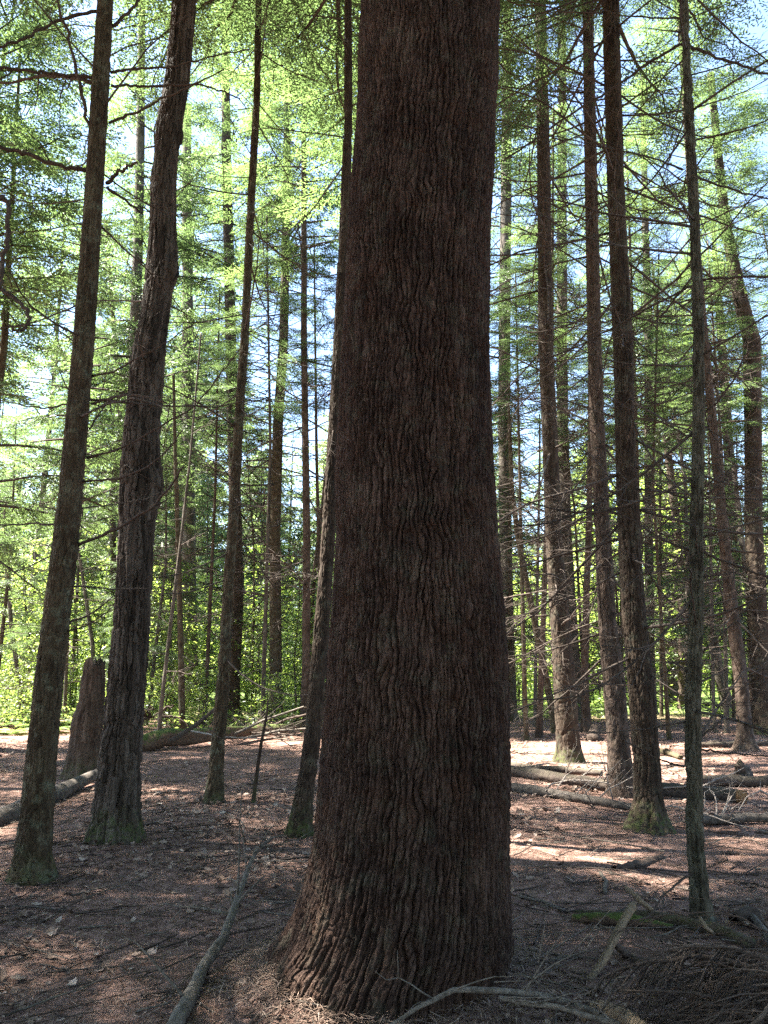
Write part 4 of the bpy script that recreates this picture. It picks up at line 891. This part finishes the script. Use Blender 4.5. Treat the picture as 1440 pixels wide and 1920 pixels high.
for q in range(16):
    a = (rs.uniform(430, 560), rs.uniform(1365, 1392)); pa = gp(*a, rs.uniform(.02, .2)); L = rs.uniform(.5, 1.6); an = rs.normal(0.1, .5)
    pb = pa + np.array([L * math.cos(an), L * .5 * math.sin(an), rs.uniform(-.1, .35)]); pb[2] = max(pb[2], .03)
    log([pa, (pa + pb) / 2 + rs.normal(0, .04, 3), pb], np.array([1, .8, .5]) * rs.uniform(.010, .024), 'fallen_branch', 'thin dead stick tossed in the brush heap left of the pine', 'branch', (M['stick_tan'], M['stick_dark'], M['stick_grey'])[q % 3], 120 + q, 7, .1, group='small sticks of the brush heap')
# upturned roots
root = thing('upturned_roots', 'tangle of upturned dark roots behind the shaggy tree', 'roots', gp(278, 1372), 'stumps and logs')
for q in range(16):
    a = rs.uniform(0, 6.28); L = rs.uniform(.35, .8); n_ = 8; u = np.linspace(0, 1, n_)[:, None]
    d = np.array([math.cos(a), math.sin(a) * .5, rs.uniform(-.1, .8)]); c = np.array([rs.normal(0, .15), rs.normal(0, .1), .35])
    Q = c + u * d * L + np.cumsum(rs.normal(0, .035, (n_, 3)), 0) + u ** 2 * np.array([0, 0, -.3])
    m_ = MB(); m_.tube(Q, rs.uniform(.02, .045) * np.linspace(1, .2, n_), 6); m_.build('root', M['stick_dark'], root)
# mossy log and sticks in the right foreground
log([gp(1078, 1733, .02), gp(1120, 1740, .025), gp(1180, 1745, .03), gp(1255, 1752, .02)], [.028, .034, .034, .02], 'fallen_log', 'thin bright-mossed log lying left of the greenish trunk foot', 'log', M['log_moss'], 7, 16, .16, broken=.04)
log([gp(1075, 1717, .0), gp(1130, 1722, .01), gp(1200, 1728, .015), gp(1280, 1742, .015), gp(1350, 1762, .02), gp(1410, 1785, .02)], [.010, .018, .028, .036, .04, .04], 'fallen_log', 'brown half-buried log running under the greenish trunk', 'log', M['rot'], 8, 18, .14)
Yk = ground_pt(1110, 1842)[1]
log([gp(1108, 1844, .0), at(1150, 1765, Yk + .12), at(1184, 1702, Yk + .2)], [.016, .021, .022], 'snapped_stick', 'tan barkless stick jutting up from the litter, right of the pine', 'stick', M['stick_tan'], 9, 12, .10, broken=.03)
log([at(1152, 1768, Yk + .15), at(1175, 1795, Yk + .25), gp(1212, 1825, .01)], [.016, .022, .02], 'snapped_stick', 'dark curved stick propped against the tan barkless stick', 'stick', M['stick_dark'], 10, 10, .10)
log([at(1173, 1662, 5.0), at(1200, 1690, 4.95), gp(1238, 1730, .02)], [.012, .016, .012], 'snapped_stick', 'pale forked stick rising above the mossy log', 'stick', M['stick_tan'], 11, 10, .1)
log([at(1312, 1718, 4.55), at(1322, 1738, 4.5), gp(1338, 1765, .01)], [.008, .012, .011], 'snapped_stick', 'short pale stub sticking up at the foot of the greenish trunk', 'stick', M['stick_tan'], 12, 8, .1)
log([gp(1160, 1632, .01), gp(1195, 1622, .02), gp(1238, 1608, .01)], [.025, .035, .02], 'rotten_wood', 'dark crumbling piece of rotten wood on the open floor', 'wood', M['stick_dark'], 13, 14, .3, broken=.06)
log([gp(1125, 1640, .01), gp(1136, 1660, .015), gp(1134, 1680, .01)], [.012, .013, .012], 'snapped_stick', 'short grey bent stick on the open floor right of the pine', 'stick', M['stick_grey'], 14, 8, .1)
log([gp(975, 1693, .01), gp(1020, 1702, .012), gp(1060, 1718, .01)], [.010, .010, .008], 'snapped_stick', 'thin grey stick in the litter pointing at the mossy log', 'stick', M['stick_grey'], 15, 8, .08)
log([gp(1390, 1741, .03), gp(1415, 1737, .04), gp(1428, 1745, .01)], [.04, .045, .03], 'rotten_wood', 'blackened chunk of rotten stump by the right edge', 'wood', M['stick_dark'], 16, 14, .3, broken=.06)
log([gp(1415, 1745, .05), gp(1440, 1775, .04), gp(1460, 1800, .02)], [.02, .022, .02], 'snapped_stick', 'pale grey stick beside the blackened chunk at the right edge', 'stick', M['log_grey'], 17, 10, .1)
# logs on the right
log([gp(930, 1482, .05), gp(1000, 1492, .055), gp(1080, 1504, .05), gp(1150, 1516, .045), gp(1185, 1522, .03)], [.052, .055, .05, .045, .035], 'fallen_log', 'pale barkless log lying in the sun between the pine and the darkest trunk', 'log', M['log_grey'], 31, 20, .1, twigs=7, twmat=M['twig_pale'], tl=(.3, .8))
log([gp(900, 1452, .06), gp(1000, 1466, .07), gp(1100, 1482, .06), gp(1190, 1492, .05)], [.075, .078, .07, .06], 'fallen_log', 'dark shaded log behind the pale barkless log', 'log', M['log_dark'], 32, 20, .12, twigs=8, twmat=M['stick_grey'], tl=(.4, 1.1))
log([gp(920, 1443, .06), gp(1020, 1452, .07), gp(1130, 1462, .06)], [.05, .05, .04], 'fallen_log', 'thinnest of the dark logs, resting furthest back right of the pine', 'log', M['log_dark'], 33, 14, .1)
log([gp(1225, 1490, .05), gp(1290, 1493, .06), gp(1350, 1495, .06), gp(1388, 1499, .06)], [.085, .085, .08, .08], 'fallen_log', 'log with a splintered orange end right of the greenish trunk', 'log', M['log_dark'], 34, 22, .10, endmat=M['log_split'], broken=.10)
log([gp(1295, 1546, .04), gp(1350, 1545, .05), gp(1400, 1544, .05), gp(1490, 1546, .05)], [.035, .045, .045, .04], 'fallen_log', 'thin pale sunlit log nearest the viewer, running off the right edge', 'log', M['log_grey'], 35, 14, .08, twigs=6, twmat=M['twig_pale'], tl=(.2, .6))
log([gp(1310, 1478, .08), gp(1380, 1476, .08), gp(1500, 1478, .08)], [.07, .07, .06], 'fallen_log', 'dark log behind the splintered one, running off the right edge', 'log', M['log_dark'], 36, 16, .1)
log([gp(1290, 1400, .05), gp(1370, 1398, .06), gp(1480, 1392, .05)], [.05, .05, .04], 'fallen_log', 'distant thin log by the sunlit flared foot of the slender curved hemlock', 'log', M['log_dark'], 37, 12, .1, twigs=5, tl=(.3, .7))
log([gp(1215, 1405, .04), gp(1250, 1412, .05), gp(1275, 1420, .04)], [.05, .06, .04], 'rotten_wood', 'brown rotten log piece between the darkest and the greenish trunks', 'wood', M['rot'], 38, 12, .25, broken=.08)
log([gp(1108, 1388, .0), gp(1114, 1386, .12), gp(1116, 1385, .2)], [.13, .12, .10], 'broken_stump', 'low dark stub beside the thin pole', 'stump', M['stick_dark'], 39, 14, .35, broken=.08, group='stumps and logs')
# rotten hollow stump at the right
log([gp(1394, 1474, .0), gp(1394, 1472, .14), at(1388, 1440, 10.4)], [.15, .12, .05], 'broken_stump', 'mossy grey hollow stump in front of the slender curved hemlock', 'stump', M['log_dark'], 40, 24, .55, broken=.2, group='stumps and logs')
# pale bare branches over the logs
for q, (pts, Ya, Yb, r0, lab) in enumerate([
        ([(945, 1462), (975, 1445), (1010, 1433), (1052, 1432)], 11.6, 11.2, .016, 'sunlit white branch arching just right of the pine'),
        ([(1000, 1500), (1035, 1470), (1065, 1463), (1110, 1464), (1160, 1472), (1190, 1478)], 10.0, 9.4, .013, 'long pale branch arching above the fallen logs'),
        ([(1085, 1462), (1110, 1440), (1135, 1440), (1145, 1455), (1155, 1466)], 10.2, 9.8, .010, 'thin hooped branch between the two hemlocks above the logs'),
        ([(1115, 1505), (1140, 1480), (1165, 1468), (1188, 1455)], 9.2, 8.9, .010, 'pale branch leaning on the foot of the darkest trunk'),
        ([(1240, 1478), (1290, 1474), (1345, 1478)], 9.6, 9.4, .010, 'thin pale branch lying over the splintered log'),
        ([(1315, 1475), (1340, 1462), (1375, 1450), (1395, 1440)], 9.3, 9.8, .009, 'pale twig branch rising right of the greenish trunk'),
        ([(1350, 1535), (1362, 1508), (1375, 1490)], 8.1, 8.3, .012, 'short pale branch leaning on the splintered log'),
        ([(1440, 1490), (1425, 1482), (1400, 1495), (1385, 1520)], 8.4, 8.2, .010, 'pale hooked branch at the right edge by the splintered log'),
        ([(1225, 1515), (1260, 1512), (1310, 1522), (1375, 1545), (1440, 1560)], 8.2, 7.6, .010, 'thin branch trailing from the darkest trunk to the right edge'),
        ([(1030, 1500), (1060, 1455), (1080, 1440)], 9.6, 9.9, .008, 'thin crossed twig standing among the logs')]):
    n_ = len(pts); P = [at(a, b, Ya + (Yb - Ya) * i_ / (n_ - 1)) for i_, (a, b) in enumerate(pts)]
    log(P, np.linspace(r0, r0 * .5, n_), 'fallen_branch', lab, 'branch', M['twig_pale'], 60 + q, 7, .06, group='pale branches over the logs', twigs=6, tl=(.15, .6))
# forked branch in front of the pine
Yb = 3.2
log([at(715, 1935, 3.1), at(790, 1885, 3.15), at(850, 1858, 3.2), at(930, 1857, 3.25), at(1020, 1868, 3.25), at(1100, 1892, 3.2), at(1160, 1925, 3.15)],
    [.006, .008, .010, .012, .013, .013, .013], 'fallen_branch', 'bare greyish branch arching across the foot of the massive pine', 'branch', M['stick_grey'], 80, 10, .06, twigs=8, tl=(.15, .4))
log([at(935, 1870, 3.22), at(985, 1880, 3.2), at(1050, 1890, 3.15), at(1140, 1915, 3.1)], [.009, .010, .010, .010], 'fallen_branch', 'thinner twin branch just below the arching greyish branch', 'branch', M['stick_grey'], 81, 8, .06, twigs=6, tl=(.1, .35))
log([at(1090, 1905, 3.3), at(1120, 1885, 3.35), at(1175, 1905, 3.25), at(1210, 1935, 3.1)], [.02, .028, .028, .025], 'snapped_stick', 'brown broken stick poking from the litter beside the brush pile', 'stick', M['stick_tan'], 82, 10, .12)
# brush pile: the bare bough of a dead conifer
bc = gp(1330, 1900)
root = thing('brush_pile', 'heap of thin dark conifer boughs stripped bare, in the right corner of the foreground', 'brush pile', bc, 'fallen wood')
for q in range(34):
    a0 = rs.uniform(-.15, .15); L = rs.uniform(.35, .8); n_ = 12; u = np.linspace(0, 1, n_)
    st = at(1470 + rs.uniform(-20, 80), rs.uniform(1800, 1990), 3.0 + rs.uniform(-.25, .5)) - bc
    d = np.array([-1, rs.normal(-.1,   .25 if q % 4 else .5), rs.normal(0, .1)]); d /= np.linalg.norm(d)
    Q = st + u[:, None] * d * L; Q[:, 2] +=   .13 * np.sin(u * 2.2) * L - .30 * u ** 2 * L + rs.normal(.02, .03); Q += np.cumsum(rs.normal(0, .007, (n_, 3)), 0)
    Q[:, 2] = np.maximum(Q[:, 2], -.02)
    r0 = rs.uniform(.003, .007) if q % 5 else rs.uniform(.010, .015); m_ = MB(); m_.tube(Q, r0 * np.linspace(1, .3, n_), 6)
    for w in range(34):
        i_ = int(rs.integers(1, n_ - 1)); td = Q[i_] - Q[i_ - 1]; td /= np.linalg.norm(td); sd = 1 if w % 2 else -1
        dd = td * .7 + np.array([0, sd * .7, rs.normal(-.25, .2)]); dd /= np.linalg.norm(dd); l2 = rs.uniform(.08, .28)
        p = Q[i_] + (Q[i_ + 1] - Q[i_]) * rs.uniform()
        m_.tube(np.array([p, p + dd * l2 * .5 + rs.normal(0, .006, 3), p + dd * l2 + np.array([0, 0, -.02])]), r0 * .38 * np.array([1, .8, .4]), 3, cap=False)
    m_.build('bough', M['stick_dark'] if q % 3 else M['twig'], root)

# ------------------------------------------------------------------ litter on the floor
def scatter(n, near, far, margin=0.62, power=1.0):
    d = near + (far - near) * rs.uniform(0, 1, n) ** power; return rs.uniform(-margin, margin, n) * (d + 1.0), d
mb = MB(); x, y = scatter(70000, 2.0, 24.0, .64, 1.3)
cl_ = vnoise(x * .9, y * .9, 0, 21) + .5 * vnoise(x * 3, y * 3, 0, 22); m_ = cl_ > rs.uniform(-.5, .9, len(x)); x, y = x[m_], y[m_]; n = len(x)
z = gh(x, y) + rs.uniform(.003, .022, n); size = rs.uniform(.02, .085, n) * np.where(rs.uniform(0, 1, n) < .6, .6, 1)
az = rs.uniform(0, 6.28, n); d = np.stack([np.cos(az), np.sin(az), rs.normal(0, .22, n)], -1); yv = np.stack([-np.sin(az), np.cos(az), rs.normal(0, .3, n)], -1)
zv = np.cross(d, yv); LT = np.array([[0, 0, 0], [.22, -.20, .05], [.30, -.40, .10], [.52, -.22, .04], [.72, -.30, .12], [1, 0, .10], [.72, .30, .12], [.52, .22, .04], [.30, .40, .10], [.22, .20, .05], [.5, 0, -.02]])
curl = rs.uniform(.2, 2.2, n)[:, None, None]
v = np.stack([x, y, z], -1)[:, None] + size[:, None, None] * (LT[None, :, :1] * d[:, None] + LT[None, :, 1:2] * yv[:, None] + LT[None, :, 2:] * curl * zv[:, None])
b = np.arange(n)[:, None] * 11; f = np.concatenate([b + np.array([[10, q, (q + 1) % 10]]) for q in range(10)])
mb.add(v.reshape(-1, 3), f, 0, np.repeat(np.clip(rs.beta(1.7, 2.6, n), 0, 1), 11))
tag(mb.build('leaf_litter', M['litter'], smooth=False), 'dry curled leaves scattered over the forest floor', kind='stuff')
# needles and bark crumbs: many thin slivers
mb = MB(); n = 90000; x, y = scatter(n, 1.9, 15.0, .62, 1.6)
k_ = 9000; th_ = rs.uniform(0, 6.28, k_); rr_ = .48 + np.abs(rs.normal(0, .22, k_)); x[:k_] = MAIN[0] - .03 + rr_ * np.cos(th_); y[:k_] = MAIN_Y + rr_ * np.sin(th_)
z = gh(x, y) + rs.uniform(.001, .014, n); z[:k_] += rs.uniform(0, .03, k_); az = rs.uniform(0, 6.28, n); L = rs.uniform(.03, .10, n); w = rs.uniform(.0012, .0035, n)
d = np.stack([np.cos(az), np.sin(az), rs.normal(0, .12, n)], -1) * L[:, None]; s_ = np.stack([-np.sin(az), np.cos(az), np.zeros(n)], -1) * w[:, None]; p = np.stack([x, y, z], -1)
v = np.stack([p - s_, p + d, p + s_], 1); mb.add(v.reshape(-1, 3), np.arange(n * 3).reshape(-1, 3), 0, np.repeat(rs.beta(1.5, 3.4, n), 3))
tag(mb.build('needle_litter', M['litter'], smooth=False), 'fallen brown needles covering the floor', kind='stuff')
mb = MB()
x, y = scatter(3600, 2.0, 24.0, .62, 1.25)
for q in range(len(x)):
    L = rs.uniform(.08, .55) * (1 if rs.uniform() < .8 else 1.8); a = rs.uniform(0, 3.14) if rs.uniform() < .5 else rs.normal(.1, .5); n_ = 5; u = np.linspace(-.5, .5, n_)
    xx = x[q] + u * L * math.cos(a) + np.cumsum(rs.normal(0, .012, n_)); yy = y[q] + u * L * math.sin(a) + np.cumsum(rs.normal(0, .012, n_))
    zz = gh(xx, yy) + .006 + np.abs(rs.normal(0, .012)) * (1 + u); mb.tube(np.stack([xx, yy, zz], -1), rs.uniform(.0018, .007) * np.linspace(1, .5, n_), 4, int(rs.integers(3)), cap=False)
tag(mb.build('twig_litter', [M['twig'], M['stick_grey'], M['stick_dark']]), 'small dead twigs strewn over the forest floor', kind='stuff')
print('objects', len(bpy.data.objects), 'faces', sum(len(m.polygons) for m in bpy.data.meshes))
